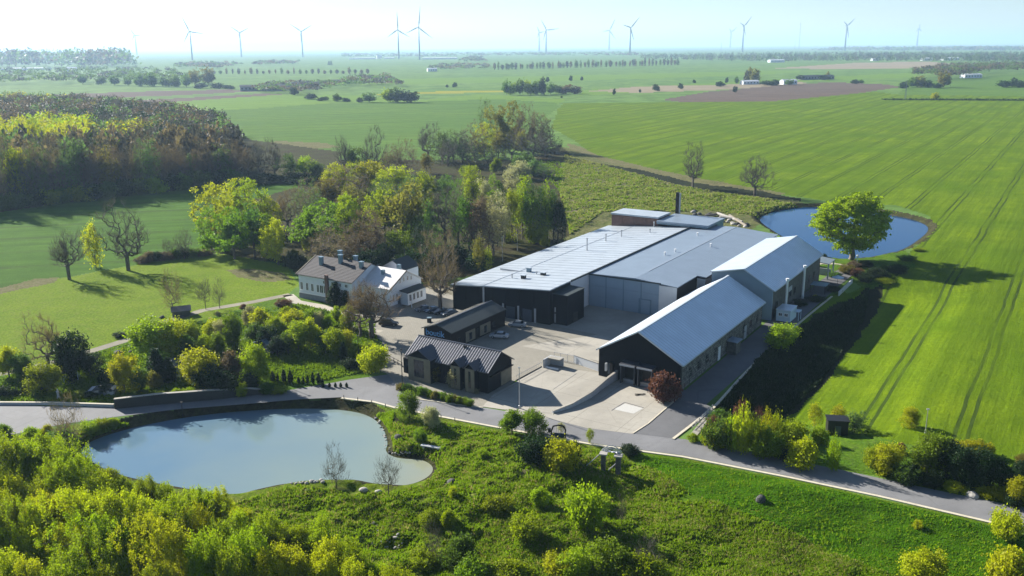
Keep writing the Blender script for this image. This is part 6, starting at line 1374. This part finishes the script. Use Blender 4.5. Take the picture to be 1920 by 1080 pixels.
# ------------------------------------------------------------------ ground cover
def tufts(name, px, n, h, wd, mat, seed, clump=.5, label=None):
    P = world_poly(px); g = np.random.default_rng(seed); X = []; Y = []; PP = np.array(px, float); c = 0
    while c < n:
        a = g.uniform(PP[:, 0].min(), PP[:, 0].max(), n*2); b = g.uniform(PP[:, 1].min(), PP[:, 1].max(), n*2); k = inside(PP, a, b); a = a[k]; b = b[k]
        dx = _f[0]*FPX+CR[0]*(a-960)-CU[0]*(b-540); dy = _f[1]*FPX+CR[1]*(a-960)-CU[1]*(b-540); dz = _f[2]*FPX+CR[2]*(a-960)-CU[2]*(b-540); t = -CH/dz
        X.append(dx*t); Y.append(dy*t); c += len(a)
    X = np.concatenate(X)[:n]; Y = np.concatenate(Y)[:n]
    keep = (vnoise(X, Y, 4)+vnoise(X, Y, 1.7)*.8+g.normal(size=len(X))*.28 > -clump+.25) & (sdist(POND, X, Y, 6) > .8) & (sdist(LAKE, X, Y, 6) > .8); X = X[keep]; Y = Y[keep]; m = len(X)
    Z = height(X, Y); hh = h*g.uniform(.4, 1.3, m)*(1+vnoise(X, Y, 5)+1.4*np.maximum(0, vnoise(X, Y, 1.9))); an = g.uniform(0, 6.28, m)
    V_ = []; 
    for k in range(3):
        a = an+k*2.1; s = wd*g.uniform(.6, 1.3, m); tx = g.normal(size=m)*hh*.35; ty = g.normal(size=m)*hh*.35
        V_.append(np.stack([np.stack([X+np.cos(a)*s, Y+np.sin(a)*s, Z-.05], 1), np.stack([X-np.cos(a)*s, Y-np.sin(a)*s, Z-.05], 1), np.stack([X+tx, Y+ty, Z+hh], 1)], 1))
    V_ = np.concatenate(V_).reshape(-1, 3)
    link(name, mesh_np(name, V_, np.arange(len(V_)).reshape(-1, 3), mat), kind='stuff', label=label, cat='grass' if label else None)
GM = leaf('grass_blade', (.155, .235, .010), .4, .35, 0); GM2 = leaf('dry_grass_blade', (.34, .30, .14), .35, .35, 0); GM3 = leaf('lawn_blade', (.10, .22, .010), .4, .25, 0)
mead = [(430, 945), (560, 912), (700, 920), (790, 912), (820, 885), (740, 850), (730, 790), (800, 790), (933, 812), (1123, 845), (1230, 880), (1300, 930), (1500, 1000), (1700, 1085), (400, 1085)]
tufts('meadow_grass', mead, 90000, .34, .16, GM, 1, label='long uneven green meadow grass on the near slope')
tufts('dry_grass', mead, 34000, .34, .12, GM2, 2, .15, label='straw-coloured grass tufts mixed into the meadow')
tufts('lawn_grass', [(1180, 850), (1280, 864), (1480, 903), (1647, 938), (1853, 986), (1920, 1005), (1920, 1085), (1600, 1085), (1500, 1000), (1300, 930)], 50000, .14, .12, GM3, 3, .9, label='short bright grass of the near lawn')
tufts('lawn_grass', [(1180, 850), (1480, 905), (1853, 990), (1920, 1085), (1600, 1085), (1300, 930)], 5000, .3, .14, GM, 13, .15, label='scattered taller grass clumps on the near lawn')
tufts('rough_grass', [(1060, 290), (1140, 312), (1280, 350), (1450, 375), (1500, 385), (1420, 405), (1330, 395), (1130, 398), (1070, 440), (1050, 360)], 26000, .55, .5, leaf('tussock_blade', (.25, .26, .10), .35, .3, 0), 4, .25, label='pale dry tussocks of the rough grassland behind the warehouse')
tufts('rough_grass', [(1000, 300), (1140, 312), (1280, 350), (1450, 375), (1500, 385), (1420, 405), (1330, 395), (1130, 398), (1070, 440), (1050, 360)], 22000, .5, .5, GM, 5, .25, label='green tussocks of the rough grassland behind the warehouse')
tufts('bank_grass', [(100, 832), (215, 790), (330, 776), (470, 763), (560, 756), (640, 755), (740, 775), (730, 800), (640, 766), (480, 768), (300, 788), (150, 835)], 16000, .5, .18, GM, 6, .9, label='rough grass on the bank between road and pond')
tufts('garden_grass', [(0, 710), (170, 665), (400, 600), (560, 570), (700, 600), (720, 690), (600, 715), (400, 740), (220, 755), (0, 752)], 30000, .35, .2, GM, 7, .5, label='garden ground cover between the shrubs')
tufts('bank_shade_tufts', [(1345, 765), (1440, 655), (1560, 572), (1630, 530), (1620, 580), (1540, 690), (1480, 745), (1400, 775)], 14000, .6, .35, leaf('tuft_shade_dark', (.018, .035, .010), .2), 8, .9, label='dark ivy-like scrub covering the shaded bank')  # added tufts, the bank's shade put into their dark colour
